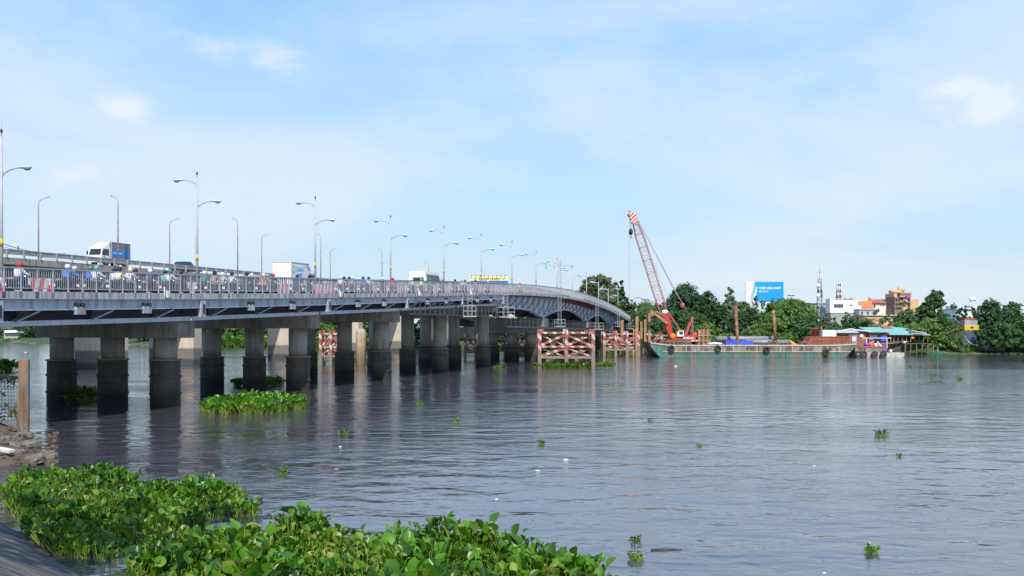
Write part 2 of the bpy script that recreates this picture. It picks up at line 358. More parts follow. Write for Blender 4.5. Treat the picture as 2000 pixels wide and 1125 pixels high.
LM = {'dark': leafmat('dark_leaves', (0.036, 0.092, 0.036), (0.078, 0.170, 0.065)),
      'mid': leafmat('mid_leaves', (0.046, 0.114, 0.034), (0.109, 0.222, 0.067)),
      'bright': leafmat('bright_leaves', (0.073, 0.158, 0.035), (0.183, 0.319, 0.078)),
      'olive': leafmat('olive_leaves', (0.095, 0.135, 0.050), (0.224, 0.247, 0.105)),
      'pale': leafmat('pale_grey_green_leaves', (0.124, 0.181, 0.106), (0.268, 0.325, 0.200)),
      'blue': leafmat('blue_green_leaves', (.034, .095, .038), (.078, .165, .062)),
      'palm': leafmat('palm_leaves', (0.072, 0.140, 0.043), (0.190, 0.258, 0.099))}
M['bark'] = mat('bark', (.13, .10, .075), .9, 0, .3, 3)
HY_M = leafmat('hyacinth_leaf', (.016, .070, .008), (.12, .29, .012), (.25, .31, .05), trans=.3, rough=.36, gloss=.42, patch=1.1)
HY_S = leafmat('hyacinth_stalk', (.15, .24, .02), (.30, .38, .06), trans=.2, rough=.5)

# ------------------------------------------------------------------ river, banks, ground
def water_material():
    m = bpy.data.materials.new('river_water'); m.use_nodes = True; t = m.node_tree; p = t.nodes['Principled BSDF']
    p.inputs['Base Color'].default_value = (.062, .058, .068, 1); p.inputs['Roughness'].default_value = .04; p.inputs['IOR'].default_value = 2.7
    g = t.nodes.new('ShaderNodeNewGeometry')
    def noise(sc, sx, sy, det, dist=0, rot=0):
        mp = t.nodes.new('ShaderNodeMapping'); mp.inputs['Scale'].default_value = (sx, sy, 1); mp.inputs['Rotation'].default_value = (0, 0, rot)
        t.links.new(g.outputs['Position'], mp.inputs[0])
        n = t.nodes.new('ShaderNodeTexNoise'); n.inputs['Scale'].default_value = sc; n.inputs['Detail'].default_value = det; n.inputs['Distortion'].default_value = dist
        t.links.new(mp.outputs[0], n.inputs[0]); return n.outputs[0]
    def M2(op, a, b, c=None):
        q = t.nodes.new('ShaderNodeMath'); q.operation = op
        for i, x in enumerate((a, b, c)):
            if x is None: continue
            if isinstance(x, (int, float)): q.inputs[i].default_value = x
            else: t.links.new(x, q.inputs[i])
        return q.outputs[0]
    big = noise(.55, 1, 1.5, 3, .3, .15); mid = noise(1.9, 1, 1.7, 3, .5, -.1); fine = noise(6.5, 1, 1.4, 3, .3, .3)
    patch = noise(.045, 1, 2.6, 3, .6, .1)           # calm slicks and wind-ruffled lanes
    pr = t.nodes.new('ShaderNodeMapRange'); pr.inputs[1].default_value = .36; pr.inputs[2].default_value = .66; pr.inputs[3].default_value = .12; pr.inputs[4].default_value = 1.2
    t.links.new(patch, pr.inputs[0])
    sy_ = t.nodes.new('ShaderNodeSeparateXYZ'); t.links.new(g.outputs['Position'], sy_.inputs[0])
    wr_ = t.nodes.new('ShaderNodeMapRange'); wr_.inputs[1].default_value = 20; wr_.inputs[2].default_value = 75; wr_.inputs[3].default_value = .6; wr_.inputs[4].default_value = 1.15
    t.links.new(sy_.outputs[1], wr_.inputs[0])        # calmer under the near bank, wind-ruffled out in the channel
    prw = M2('MULTIPLY', pr.outputs[0], wr_.outputs[0])
    h = M2('MULTIPLY_ADD', big, .75, M2('MULTIPLY', M2('MULTIPLY_ADD', fine, .11, M2('MULTIPLY', mid, .30)), prw))
    b = t.nodes.new('ShaderNodeBump'); b.inputs['Strength'].default_value = 1; b.inputs['Distance'].default_value = .115
    t.links.new(h, b.inputs['Height']); t.links.new(b.outputs[0], p.inputs['Normal'])
    return m
wm = water_material()
w = MB(); w.add([(-900, -60, 0), (900, -60, 0), (900, 600, 0), (-900, 600, 0)], [(0, 1, 2, 3)])
tag(w.build('river', wm), 'wide brown river with rippled sky reflections', kind='structure')

def bank_Y(X):
    xs = [-900, -250, -138, -110, -57, -31, -8, 21, 40, 60, 69, 84, 130, 900]
    ys = [330, 290, 268, 250, 215, 200, 188, 172, 166, 160, 157, 161, 170, 190]
    return float(np.interp(X, xs, ys))
def farground():
    xs = np.unique(np.concatenate([np.arange(-900, -160, 40), np.arange(-160, 140, 1.6), np.arange(140, 901, 40)])); offs = [-3, 0, 1.0, 2.2, 3.8, 6, 9, 14, 25, 60, 200, 600, 1500]
    zs = [-1.2, -.05, .22, .38, .62, 1.0, 1.3, 1.4, 1.4, 1.5, 2, 2.6, 3.2]
    V, Fc = [], []
    for X in xs:
        y0 = bank_Y(X) + .9 * math.sin(X * .35) + .5 * math.sin(X * 1.1 + 1)
        for o, z in zip(offs, zs): V.append((X * (1 if o < 60 else 1 + o / 900), y0 + o, z + (.14 * (random.random() - .5) if 0 < o < 20 else 0)))
    k = len(offs)
    for i in range(len(xs) - 1):
        for j in range(k - 1): a = i * k + j; Fc.append((a, a + k, a + k + 1, a + 1))
    m = mat('far_bank_ground', (.20, .165, .12), .95, 0, .35, .5, col2=(.04, .07, .022), c2lo=.38, c2hi=.5, c2scale=.25, bump=.1)
    return npmesh('riverbank', V, Fc, m, smooth=True)
tag(farground(), 'muddy far bank rising to flat ground', kind='structure')

# near bank: a concrete slope whose foot runs past the lower corner of the view
e0, e1 = Vector((-7.25, 16.8, 0)), Vector((-11.1, 21.6, 0)); ed = (e1 - e0).normalized(); en = Vector((-ed.y, ed.x, 0))
if en.dot(Vector((0, 0, 0)) - e0) < 0: en = -en
V, Fc = [], []
ts = np.arange(-40, 16, .5); ds = [-2.5, -.4, 0, .5, 1, 1.6, 2.4, 3.3, 4.0, 4.4, 12, 40]
for tt in ts:
    for dd in ds:
        q = e0 + ed * tt + en * dd; z = .52 * min(dd, 4.0) if dd > 0 else .6 * dd
        V.append((q.x, q.y, z + .03 * math.sin(tt * 3.1 + dd * 2) * (dd < 4)))
k = len(ds)
for i in range(len(ts) - 1):
    for j in range(k - 1): a = i * k + j; Fc.append((a, a + 1, a + k + 1, a + k))
M['concslope'].node_tree.nodes['Principled BSDF'].inputs['Roughness'].default_value = .8
V = [(x, y, z + (random.random() - .5) * .05) for x, y, z in V]
tag(npmesh('concrete_revetment', V, Fc, M['concslope'], smooth=True), 'weathered concrete slope running down to the water at the bottom corner', kind='structure')

# mud spit with stones beside the old fence
def mud():
    poly = [(-40, 46), (-24, 44.5), (-20.6, 41.6), (-19.3, 39.2), (-18.0, 36.8), (-16.2, 34.2), (-14.9, 31.6), (-14.9, 30.4), (-16.0, 29.2), (-19, 28.4), (-40, 27)]
    V, Fc = [], []; nx, ny = 150, 110
    def inside(x, y):
        d = 1e9; ins = False
        for i in range(len(poly)):
            x1, y1 = poly[i]; x2, y2 = poly[(i + 1) % len(poly)]
            if (y1 > y) != (y2 > y) and x < (x2 - x1) * (y - y1) / (y2 - y1) + x1: ins = not ins
            tt = max(0, min(1, ((x - x1) * (x2 - x1) + (y - y1) * (y2 - y1)) / ((x2 - x1) ** 2 + (y2 - y1) ** 2)))
            d = min(d, math.hypot(x - x1 - tt * (x2 - x1), y - y1 - tt * (y2 - y1)))
        return d if ins else -d
    for j in range(ny):
        for i in range(nx):
            x = -38 + 26.5 * i / (nx - 1); y = 25 + 22 * j / (ny - 1); d = inside(x, y)
            z = min(.75, d * .24) + .08 * math.sin(x * 2.3 + y) * math.sin(y * 3.1) + .05 * math.sin(x * 6.1 - y * 4) + .11 * (random.random() - .5) - .03
            V.append((x, y, max(z, -.5)))
    for j in range(ny - 1):
        for i in range(nx - 1): a = j * nx + i; Fc.append((a, a + 1, a + nx + 1, a + nx))
    return npmesh('mud_bank', V, Fc, M['mud'], smooth=True)
tag(mud(), 'muddy bank spit below the fence', kind='structure')
def rock(c, r, name='stone', m=None, label=None, flat=.6):
    o = MB(); n, mm = 9, 6; pr = []
    o.sphere((0, 0, 0), r, n, mm, sc=(1, 1, flat)); sc = random.random() * 9; o.v = [tuple(a * random.uniform(.82, 1.15) for a in v) for v in o.v] if m is None else o.v
    o.v = [tuple(a * (1 + .22 * math.sin(7 * v[0] / r + sc) * math.cos(5 * v[1] / r + sc)) for a in v) for v in o.v]
    o.sm = [False] * len(o.sm)
    ob = o.build(name, m or M['stone']); ob.location = c; ob.rotation_euler = (0, 0, random.random() * 6)
    return ob
stones = [(12, 868, .26, 'rounded brown stone high on the mud bank below the fence'), (22, 880, .30, 'large angular stone in the middle of the mud bank'), (45, 862, .34, 'big wet stone at the water edge beside the rusty post foot'), (60, 880, .36, 'flat stone lapped by the river in front of the post'),
          (8, 895, .24, 'dark stone near the pale scrap on the mud'), (38, 893, .22, 'small stone between the mud and the green plants'), (95, 903, .32, 'low stone just behind the nearest water plants'), (70, 907, .28, 'stone next to the low one behind the water plants'), (28, 845, .22, 'stone at the bottom of the netting')]
for px, py, r, lb in stones:
    p = Wt(px, py); p.z = .16; tag(rock(p, r), lb, 'stone', 'stones on the mud bank')
gr = Wt(8, 905); s_ = MB().box((0, 0, 0), (.7, .22, .08)); ob = s_.build('scrap_board', M['dirtwhite']); ob.location = (gr.x, gr.y, .42); ob.rotation_euler = (.1, .1, -.4)
tag(ob, 'pale flat scrap lying on the mud near the water plants', 'litter')
V = []; rngp = []
for i in range(110):
    px = random.uniform(0, 110); py = random.uniform(850, 915); p = Wt(px, py)
    rngp.append((p.x, p.y, .1 + .25 * random.random() * (px < 50), random.choice([.03, .04, .05, .07, .1])))
g_ = MB()
for x, y, z, r in rngp: g_.box((x, y, z), (r * 2.2, r * 1.5, r), M=Matrix.Rotation(random.random() * 6, 4, 'Z') @ Matrix.Rotation(random.uniform(-.4, .4), 4, 'X'))
g_.sm = [False] * len(g_.sm)
tag(g_.build('gravel', M['mud']), 'small stones and rubble scattered over the mud', kind='stuff')

# ------------------------------------------------------------------ near bridge
ku = [-30, 0, 15, 32, 46, 75, 105, 130, 147, 169, 192, 206, 216, 232, 300]
kz = [5.9, 6.0, 6.2, 6.59, 6.96, 7.95, 9.04, 9.44, 9.17, 8.0, 5.94, 4.75, 4.05, 3.3, 3.0]
def zr(u):
    """height of the hand rail; everything on the bridge follows it"""
    i = max(1, min(len(ku) - 3, int(np.searchsorted(ku, u)) - 1))
    x0, x1, x2, x3 = ku[i - 1:i + 3]; y0, y1, y2, y3 = kz[i - 1:i + 3]
    if u < ku[1]: return float(np.interp(u, ku, kz))
    h = x2 - x1; m1 = (y2 - y0) / (x2 - x0); m2 = (y3 - y1) / (x3 - x1); t = (u - x1) / h
    return (2 * t**3 - 3 * t**2 + 1) * y1 + (t**3 - 2 * t**2 + t) * h * m1 + (-2 * t**3 + 3 * t**2) * y2 + (t**3 - t**2) * h * m2
VR, VL = -30.1, -41.0
def kt(u): return zr(u) - .95      # top of the kerb
def kb(u): return zr(u) - 1.26     # underside of the kerb
def rd(u): return zr(u) - 1.10     # road surface
US = list(np.arange(6, 216.1, 2.0))
def long_box(mb, us, v0, v1, z0, z1, mi=0):
    mb.sweep([[B(u, v0, z0(u)), B(u, v1, z0(u)), B(u, v1, z1(u)), B(u, v0, z1(u))] for u in us], mi)
br = thing('road_bridge', B(102, -35, 0), 'near grey steel road bridge on rows of round concrete columns', 'bridge')
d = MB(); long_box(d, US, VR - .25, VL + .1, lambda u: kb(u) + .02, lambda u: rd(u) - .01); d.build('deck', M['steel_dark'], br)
d = MB(); long_box(d, US, VR - .3, VL + .35, lambda u: rd(u) - .006, lambda u: rd(u)); d.build('road_surface', M['asphalt'], br)
d = MB(); long_box(d, US, VR + .05, VR - .28, kb, kt)
for u in np.arange(9, 214, 3.6): d.bar(B(u, VR + .055, kb(u) + .01), B(u, VR + .055, kt(u) - .01), .02, .03)
d.build('kerb', M['kerb'], br)
d = MB(); long_box(d, US, VL + .3, VL, kb, kt); d.build('kerb', M['kerb'], br)
USs = [u for u in US if u <= 102]
d = MB(); long_box(d, USs, VR - .12, VR - .3, lambda u: kb(u) - .42, lambda u: kb(u) - .004)
long_box(d, USs, VR - .02, VR - .16, lambda u: kb(u) - .47, lambda u: kb(u) - .42); d.build('fascia_beam', M['steel'], br)
PIERS = [18, 32, 46, 60.7, 74.8, 88.6, 102]
VG = -31.45
for a, b in [(6, 18)] + list(zip(PIERS[:-1], PIERS[1:])):
    us = list(np.linspace(a + .08, b - .08, 8))
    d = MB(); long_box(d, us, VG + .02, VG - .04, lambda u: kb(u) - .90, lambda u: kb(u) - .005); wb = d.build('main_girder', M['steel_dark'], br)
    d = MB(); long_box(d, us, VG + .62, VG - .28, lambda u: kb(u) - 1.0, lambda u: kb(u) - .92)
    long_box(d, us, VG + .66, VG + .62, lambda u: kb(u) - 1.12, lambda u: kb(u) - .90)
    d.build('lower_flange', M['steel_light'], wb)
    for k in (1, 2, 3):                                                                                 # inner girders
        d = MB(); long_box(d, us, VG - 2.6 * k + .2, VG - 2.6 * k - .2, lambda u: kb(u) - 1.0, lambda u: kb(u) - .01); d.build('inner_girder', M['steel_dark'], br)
    for q in (1 / 3, 2 / 3):
        u = a + (b - a) * q; z = kb(u)
        d = MB(); d.box(B(u, VR - .06, z - .50), (.14, .62, .34), BROT)
        d.box(B(u, VR - .22, z - .22), (.22, .72, .40), BROT)
        k_ = d.build('bracket', M['steel'], br)
        e = MB()
        for s in (-.19, .19): e.tube([B(u + s, VR - .3, z - .25), B(u + s, VR + .03, z - .25)], .10, 10)
        e.build('pipe_end', M['black'], k_)
    for q in (.17, .5, .83):
        u = a + (b - a) * q; z = kb(u)
        d = MB(); d.prism([B(u + .12, VR - .35, z - .5), B(u + .12, VG + .05, z - .5), B(u + .12, VG + .05, z - .95), B(u + .12, VG + .2, z - .92)], AX * -.14)
        d.bar(B(u, VR - .2, z - .46), B(u - .8, VG + .62, z - .93), .06, .34, up=NX); d.build('strut', M['steel'], br)
for u in PIERS:
    z = kb(u); d = MB(); d.box(B(u, VR - .07, z - .5), (.2, .44, .86), BROT); k_ = d.build('bracket', M['steel'], br)
    MB().box(B(u + .03, VR + .055, z - .5), (.03, .14, .5), BROT).build('slot', M['black'], k_)
def column(u, v, ztop, zcol, par, rad=.62):
    d = MB(); c = B(u, v, 0); d.lathe((c.x, c.y, 0), [(rad, zcol - .1), (rad, ztop)], 28); col = d.build('column', M['conc'], par)
    r = rad + .16 + random.uniform(-.01, .03); h = zcol + random.uniform(-.08, .08)
    pr = [(r, -1.5), (r, .62), (r + .05, .64), (r + .05, .72), (r, .74), (r - .01, 1.55), (r + .05, 1.57), (r + .05, 1.66), (r - .01, 1.68), (r - .02, h - .07), (r + .07, h - .06), (r + .07, h)]
    e = MB(); e.lathe((c.x, c.y, 0), pr, 28, smooth=False); e.build('casing', M['casing'], col)
    e = MB(); e.lathe((c.x, c.y, 0), [(r + .075, h - .055), (r + .075, h + .004), (rad - .05, h + .012)], 28, smooth=False); e.build('casing_rim', M['ledge'], col)
COLV = [-32.4, -35.7, -39.0]
for u in PIERS:
    zt = kb(u) - 1.12; zb = zt - (.92 if u < 80 else .75)
    d = MB(); d.box(B(u, (-31.1 - 40.1) / 2, (zt + zb) / 2), (9.0, 1.5, zt - zb), BROT); d.build('pier_cap', M['cap'], br)
    for v in COLV: column(u, v, zb - .002, 2.5 if u < 60 else 2.2 + .1 * random.random(), br)
# arched steel spans over the channel
AP = [102.2, 123.4, 151.0, 171.0, 192.5, 214.0]
SPR = {102.2: 6.35, 123.4: 5.5, 151.0: 5.15, 171.0: 4.75, 192.5: 3.6, 214.0: 2.6}
APEX = [6.55, 6.75, 6.25, 5.2, 3.3]
def zbot(u):
    for i in range(5):
        a, b = AP[i], AP[i + 1]
        if a <= u <= b:
            if i == 0:
                return 6.45 if u < 114 else 6.45 - (6.45 - SPR[b]) * ((u - 114) / (b - 114)) ** 2
            m = (a + b) / 2; s = SPR[a] if u < m else SPR[b]; return APEX[i] - (APEX[i] - s) * (abs(u - m) / ((b - a) / 2)) ** 2
    return 3
for i in range(5):
    a, b = AP[i] + .03, AP[i + 1] - .03; us = list(np.linspace(a, b, 27))
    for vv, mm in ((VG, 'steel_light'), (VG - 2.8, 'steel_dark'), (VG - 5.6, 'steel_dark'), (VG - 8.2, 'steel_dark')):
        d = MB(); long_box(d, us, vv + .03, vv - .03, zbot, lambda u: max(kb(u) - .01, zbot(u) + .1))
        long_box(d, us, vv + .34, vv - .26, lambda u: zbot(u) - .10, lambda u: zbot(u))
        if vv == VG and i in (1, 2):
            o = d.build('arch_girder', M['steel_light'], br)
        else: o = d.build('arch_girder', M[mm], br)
    n = max(3, int((b - a) / 2.5))
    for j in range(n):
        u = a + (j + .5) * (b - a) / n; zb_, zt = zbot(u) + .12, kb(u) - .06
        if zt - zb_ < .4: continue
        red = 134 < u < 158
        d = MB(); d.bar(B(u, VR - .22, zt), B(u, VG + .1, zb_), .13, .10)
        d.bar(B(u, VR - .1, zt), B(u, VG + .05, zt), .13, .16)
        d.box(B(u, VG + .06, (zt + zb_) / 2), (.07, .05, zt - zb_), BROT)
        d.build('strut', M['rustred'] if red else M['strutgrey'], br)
    if i in (1, 2):
        d = MB(); uu = [u for u in us if 134 < u < 158]
        if len(uu) > 2: long_box(d, uu, VG + .04, VG + .034, lambda u: kb(u) - .45, lambda u: kb(u) - .012); d.build('primer_patch', M['rustred'], br)
for u in AP[1:]:
    z = SPR[u] - .08; zc_ = 4.0 if u < 160 else min(z - .2, 3.2)
    d = MB(); d.box(B(u, -35.6, (z + zc_) / 2), (9.2, 1.3, z - zc_), BROT); d.box(B(u, -31.2, (z + zc_) / 2 + .1), (.9, 1.7, (z - zc_) * .8), BROT)
    d.box(B(u, -35.6, zc_ - .25), (9.8, 2.0, .5), BROT); d.build('pier_cap', M['cap'], br)
    for v in (-32.7, -35.3, -37.9): column(u, v, zc_ - .5, 1.9, br, .7)
d = MB(); d.box(B(12, -35.5, 1.9), (13, 4, 6.2), BROT); d.build('abutment', M['conc'], br)
# abutment and ramp at the far end
d = MB(); d.box(B(217, -35.5, 1.1), (11.2, 3, 5.0), BROT); d.build('abutment', M['conc'], br)
# railing
rl = MB(); UR = list(np.arange(8, 215, .9))
for k_ in range(len(UR) - 1):
    a, b = UR[k_], UR[k_ + 1]
    rl.bar(B(a, VR - .02, zr(a)), B(b, VR - .02, zr(b)), .07, .055)
    rl.bar(B(a, VR - .02, kt(a) + .13), B(b, VR - .02, kt(b) + .13), .04, .04)
    if a < 25: continue
    for j in range(1, 7):
        u = a + .9 * j / 7; rl.bar(B(u, VR - .02, kt(u) + .14), B(u, VR - .02, zr(u) - .02), .017, .017, up=AX)
ro = rl.build('railing', M['rail'], br)
pm = MB().bar((0, 0, -.26), (0, 0, .93), .05, .05).box((.03, -.07, -.15), (.06, .2, .27), mi=1).box((.02, -.02, -.05), (.05, .05, .5)).build('railing_post', [M['rail'], M['steel_dark']], ro, world=False)
posts = [u for u in UR if u > 30]
wl = wloc(ro)
for i, u in enumerate(posts[:100]):
    o = pm if i == 0 else pm.copy()
    if i: S.collection.objects.link(o)
    o.parent = ro; o.location = B(u, VR - .01, kt(u)) - wl; o.rotation_euler = (0, 0, BROT)
d = MB()
for u in posts[100:] + [u for u in UR if u <= 30]: d.bar(B(u, VR - .01, kt(u) - .26), B(u, VR - .01, zr(u)), .06, .06, up=AX); d.box(B(u - .07, VR + .02, kt(u) - .15), (.06, .2, .27), BROT, mi=1)
tag(d.build('railing_post', [M['rail'], M['steel_dark']], ro), kind='stuff')
rl = MB()
for a in np.arange(8, 214, 1.8):
    b = a + 1.8
    rl.bar(B(a, VL + .1, zr(a)), B(b, VL + .1, zr(b)), .07, .06); rl.bar(B(a, VL + .1, kt(a) + .45), B(b, VL + .1, kt(b) + .45), .05, .05); rl.bar(B(a, VL + .1, kt(a)), B(a, VL + .1, zr(a)), .08, .08, up=AX)
    for j in range(1, 9): u = a + 1.8 * j / 9; rl.bar(B(u, VL + .1, kt(u)), B(u, VL + .1, zr(u) - .02), .03, .03, up=AX)
rl.build('railing', M['rail'], br)
# white junction boxes clipped outside the rail
for px, py in ((318, 575), (660, 572), (815, 570), (917, 568)):
    t_ = (px - 1000) / F; u = (28.94 + 8.28 * t_) / (.275 - .9615 * t_); d = MB(); d.box(B(u + .25, VR + .12, kt(u) - .05), (.12, .2, .34), BROT)
    d.tube([B(u, VR + .1, kt(u) - .35), B(u, VR + .1, kt(u) + .3)], .03, 6); d.build('junction_box', M['dirtwhite'], br)
# median barriers
bm = MB(); bm.prism([(-1.42, -.22, 0), (-1.42, .22, 0), (-1.42, .09, .82), (-1.42, -.09, .82)], (2.84, 0, 0)); BARR = None
GB = 'red and white median barriers along the near bridge'
nb = 0
for u in np.arange(30, 190, 2.95):
    um = u + 1.47; sl = (rd(um + 1) - rd(um - 1)) / 2
    if BARR is None: BARR = bm.build('median_barrier', M['barrier']); o = BARR
    else: o = BARR.copy(); S.collection.objects.link(o)
    o.location = B(um, -33.75, rd(um) + .012); o.rotation_euler = Matrix((AX + Vector((0, 0, sl)), -NX, Vector((0, 0, 1)))).transposed().to_euler()
    tag(o, 'red and white slanting striped median barrier on the near bridge', 'barrier', GB)
mr = MB()
for a in np.arange(30, 190, 2.0):
    b = a + 2.0; mr.bar(B(a, -34.3, rd(a) + 1.25), B(b, -34.3, rd(b) + 1.25), .06, .12); mr.bar(B(a, -34.3, rd(a)), B(a, -34.3, rd(a) + 1.25), .08, .08, up=AX)
    for j in range(1, 7): u = a + 2.0 * j / 7; mr.bar(B(u, -34.3, rd(u)), B(u, -34.3, rd(u) + 1.2), .04, .04, up=AX)
tag(mr.build('median_fence', M['steel_dark']), 'dark grey bar fence on the road behind the striped barriers', 'fence')
# inspection walkways and cages
d = MB(); us = list(np.arange(76, 101, 1.2))
long_box(d, us, VR + .1, VR - .9, lambda u: 5.28, lambda u: 5.36)
for u in us: d.bar(B(u, VR + .1, 5.36), B(u, VR + .1, 6.35), .05, .05, up=AX)
for z in (5.85, 6.35): d.bar(B(us[0], VR + .1, z), B(us[-1], VR + .1, z), .04, .04)
d.build('walkway', M['steel_dark'], br)
d = MB(); us = list(np.arange(102, 196, 1.9)); zw = lambda u: 4.42 - .008 * (u - 102)
long_box(d, us, VR + .3, VR - .6, lambda u: zw(u) - .22, zw)
for u in us: d.bar(B(u, VR + .28, zw(u)), B(u, VR + .28, zw(u) + 1.0), .05, .05, up=AX)
for z in (.5, 1.0): d.sweep([[B(u, VR + .27, zw(u) + z - .02), B(u, VR + .31, zw(u) + z - .02), B(u, VR + .31, zw(u) + z + .02), B(u, VR + .27, zw(u) + z + .02)] for u in us])
d.build('walkway', M['steel_dark'], br)
def cage(px, y0, y1, wpx, vv):
    t_ = (px - 1000) / F; u = (-vv * .9615 - t_ * (.275 * vv) * -1 * -1) / (.275 - .9615 * t_)
    # solve x: (v*.9615+.275u) = t(-.275v+.9615u)
    u = (-vv * .9615 - .275 * vv * t_) / (.275 - .9615 * t_)
    Y = -.275 * vv + .9615 * u; k = F / Y; w_ = wpx / k; zt = CAMZ + (HY - y0) / k; zb_ = CAMZ + (HY - y1) / k
    c = MB(); c0 = B(u, vv, 0)
    for i in range(4):
        for j in (-1, 1): c.bar(c0 + Vector((-w_ / 2 + w_ * i / 3, j * .45, zb_)), c0 + Vector((-w_ / 2 + w_ * i / 3, j * .45, zt)), .035)
    for z in (zt, (zt + zb_) / 2):
        for j in (-1, 1): c.bar(c0 + Vector((-w_ / 2, j * .45, z)), c0 + Vector((w_ / 2, j * .45, z)), .05)
        for j in (-1, 1): c.bar(c0 + Vector((j * w_ / 2, -.45, z)), c0 + Vector((j * w_ / 2, .45, z)), .05)
    c.box(c0 + Vector((0, 0, zb_)), (w_ + .1, 1.0, .12))
    o = c.build('inspection_cage', M['cage'], br)
    l = MB(); top = kb(u) + .1
    for j in (-.2, .2): l.bar(c0 + Vector((j, 0, zb_)), c0 + Vector((j, 0, top)), .04)
    for z in np.arange(zb_ + .2, top, .3): l.bar(c0 + Vector((-.2, 0, z)), c0 + Vector((.2, 0, z)), .03)
    l.build('ladder', M['cage'], o)
for a in ((918, 597, 618, 24, -29.5), (988, 600, 619, 34, -29.5), (1093, 624, 638, 21, -29.5), (1166, 631, 643, 24, -29.6), (1208, 628, 638, 14, -29.6), (1230, 632, 642, 14, -29.6)): cage(*a)

# ------------------------------------------------------------------ second bridge behind
def z2(u): return float(np.interp(u, [0, 60, 85, 130, 150, 172, 195, 225, 260], [10.0, 10.15, 10.3, 10.55, 10.2, 9.3, 7.8, 5.6, 3.6]))
b2 = thing('concrete_bridge', B(120, -70, 0), 'higher concrete road bridge standing behind the grey steel one', 'bridge')
U2 = list(np.arange(20, 250, 4.0))
d = MB(); long_box(d, U2, -65.0, -75, lambda u: z2(u) - .55, z2); d.build('deck', M['fascia2'], b2)
d = MB(); long_box(d, U2, -65.02, -65.3, z2, lambda u: z2(u) + .03); d.build('kerb', M['kerb'], b2)
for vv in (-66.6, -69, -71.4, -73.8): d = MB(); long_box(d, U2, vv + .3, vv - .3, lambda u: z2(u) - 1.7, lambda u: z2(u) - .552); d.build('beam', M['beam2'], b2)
g = MB(); gp = None
for i in range(len(U2) - 1):
    a, b = U2[i], U2[i + 1]
    g.sweep([[B(u, -65.08, z2(u) + .30), B(u, -65.14, z2(u) + .30), B(u, -65.14, z2(u) + .68), B(u, -65.05, z2(u) + .68)] for u in (a, b)])
    g.sweep([[B(u, -65.02, z2(u) + .68), B(u, -65.2, z2(u) + .68), B(u, -65.2, z2(u) + .75), B(u, -65.02, z2(u) + .75)] for u in (a, b)])
g = g.build('guardrail', M['rail2'], b2)
gm = MB().box((0, 0, .36), (.12, .14, .72)).build('guardrail_post', M['rail2'], g, world=False); wl = wloc(g); first = True
for u in np.arange(62, 150, 2.0):
    o = gm if first else gm.copy()
    if not first: S.collection.objects.link(o)
    first = False; o.parent = g; o.location = B(u, -64.98, z2(u)) - wl; o.rotation_euler = (0, 0, BROT)
for u, wd in ((64, 5.2), (86, 5.2), (99, 5.8), (121, 3.2), (143, 3.0), (161, 4.2), (183, 5), (205, 5)):
    zt = z2(u) - 1.72; d = MB(); d.box(B(u, -65.5 - wd / 2, zt / 2 - .7 - .5), (wd, 1.6, zt - .6 + 1.0), BROT)
    p_ = d.build('wall_pier', M['conc2'], b2)
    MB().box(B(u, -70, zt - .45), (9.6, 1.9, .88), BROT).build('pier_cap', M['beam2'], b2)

# ------------------------------------------------------------------ lamps
def lamp_head(par, c, sgn, s=1):
    h = MB(); pr = []
    for i in range(9):
        a = i / 8; x = -.10 + .72 * a; r = .155 * math.sin(math.pi * min(1, .14 + .80 * a)) ** .6
        pr.append([Vector((c[0] + sgn * x * s, c[1] + math.cos(q) * r * s * .9, c[2] + (math.sin(q) * r * (.75 if math.sin(q) > 0 else .35)) * s)) for q in np.linspace(0, 2 * math.pi, 11)[:-1]])
    h.sweep(pr, smooth=True); ho = h.build('lamp_head', M['lampblue'], par, world=False)
    e = MB(); e.sphere((c[0] + sgn * .38 * s, c[1], c[2] - .03 * s), .14 * s, 10, 6, sc=(1.45, 1, .85)); e.build('lens', M['lens'], ho, world=False)
def dbl_lamp(H, label, loc):
    r = thing('double_street_lamp', loc, label, 'street lamp', 'double arm lamps on the near bridge', BROT)
    p = MB(); p.tube([(0, 0, 0), (0, 0, H - .5)], [.085, .05], 10); p.tube([(0, 0, H - .5), (0, 0, H + .25)], .02, 6); p.tube([(0, 0, 0), (0, 0, .25)], .14, 10)
    p.build('pole', M['galv'], r, world=False)
    q = MB(); q.lathe((0, 0, 2.1), [(.082, 0), (.078, .36)], 10); q.build('yellow_band', M['yellow'], r, world=False)
    q = MB(); q.sphere((0, 0, H - .25), .06, 8, 6, sc=(1, 1, 1.5)); q.build('finial', M['black'], r, world=False)
    for sg, hz_ in ((-1, H - .62), (1, H - 1.95)):
        a = MB(); pts = [(sg * 1.0 * t, 0, hz_ - .22 + .24 * math.sin(t * math.pi / 2)) for t in np.linspace(0, 1, 7)]
        a.tube(pts, .032, 6); a.tube([(0, 0, hz_ - .35), (sg * .25, 0, hz_ - .17)], .03, 6); a.build('arm', M['galv'], r, world=False)
        lamp_head(r, (sg * 1.02, 0, hz_ + .02), sg, .95)
    return r
ordn = ['nearest', 'second', 'third', 'fourth', 'fifth', 'sixth', 'seventh', 'eighth', 'ninth', 'tenth', 'eleventh', 'twelfth', 'thirteenth', 'fourteenth', 'fifteenth', 'sixteenth']
lampsx = [(3, 240), (385, 330), (616, 380), (763, 415), (867, 438), (940, 455), (1000, 470), (1047, 487), (1088, 503), (1118, 517), (1145.5, 530), (1169, 543), (1188, 557), (1207, 570), (1222, 582), (1236, 590)]
lib = {}
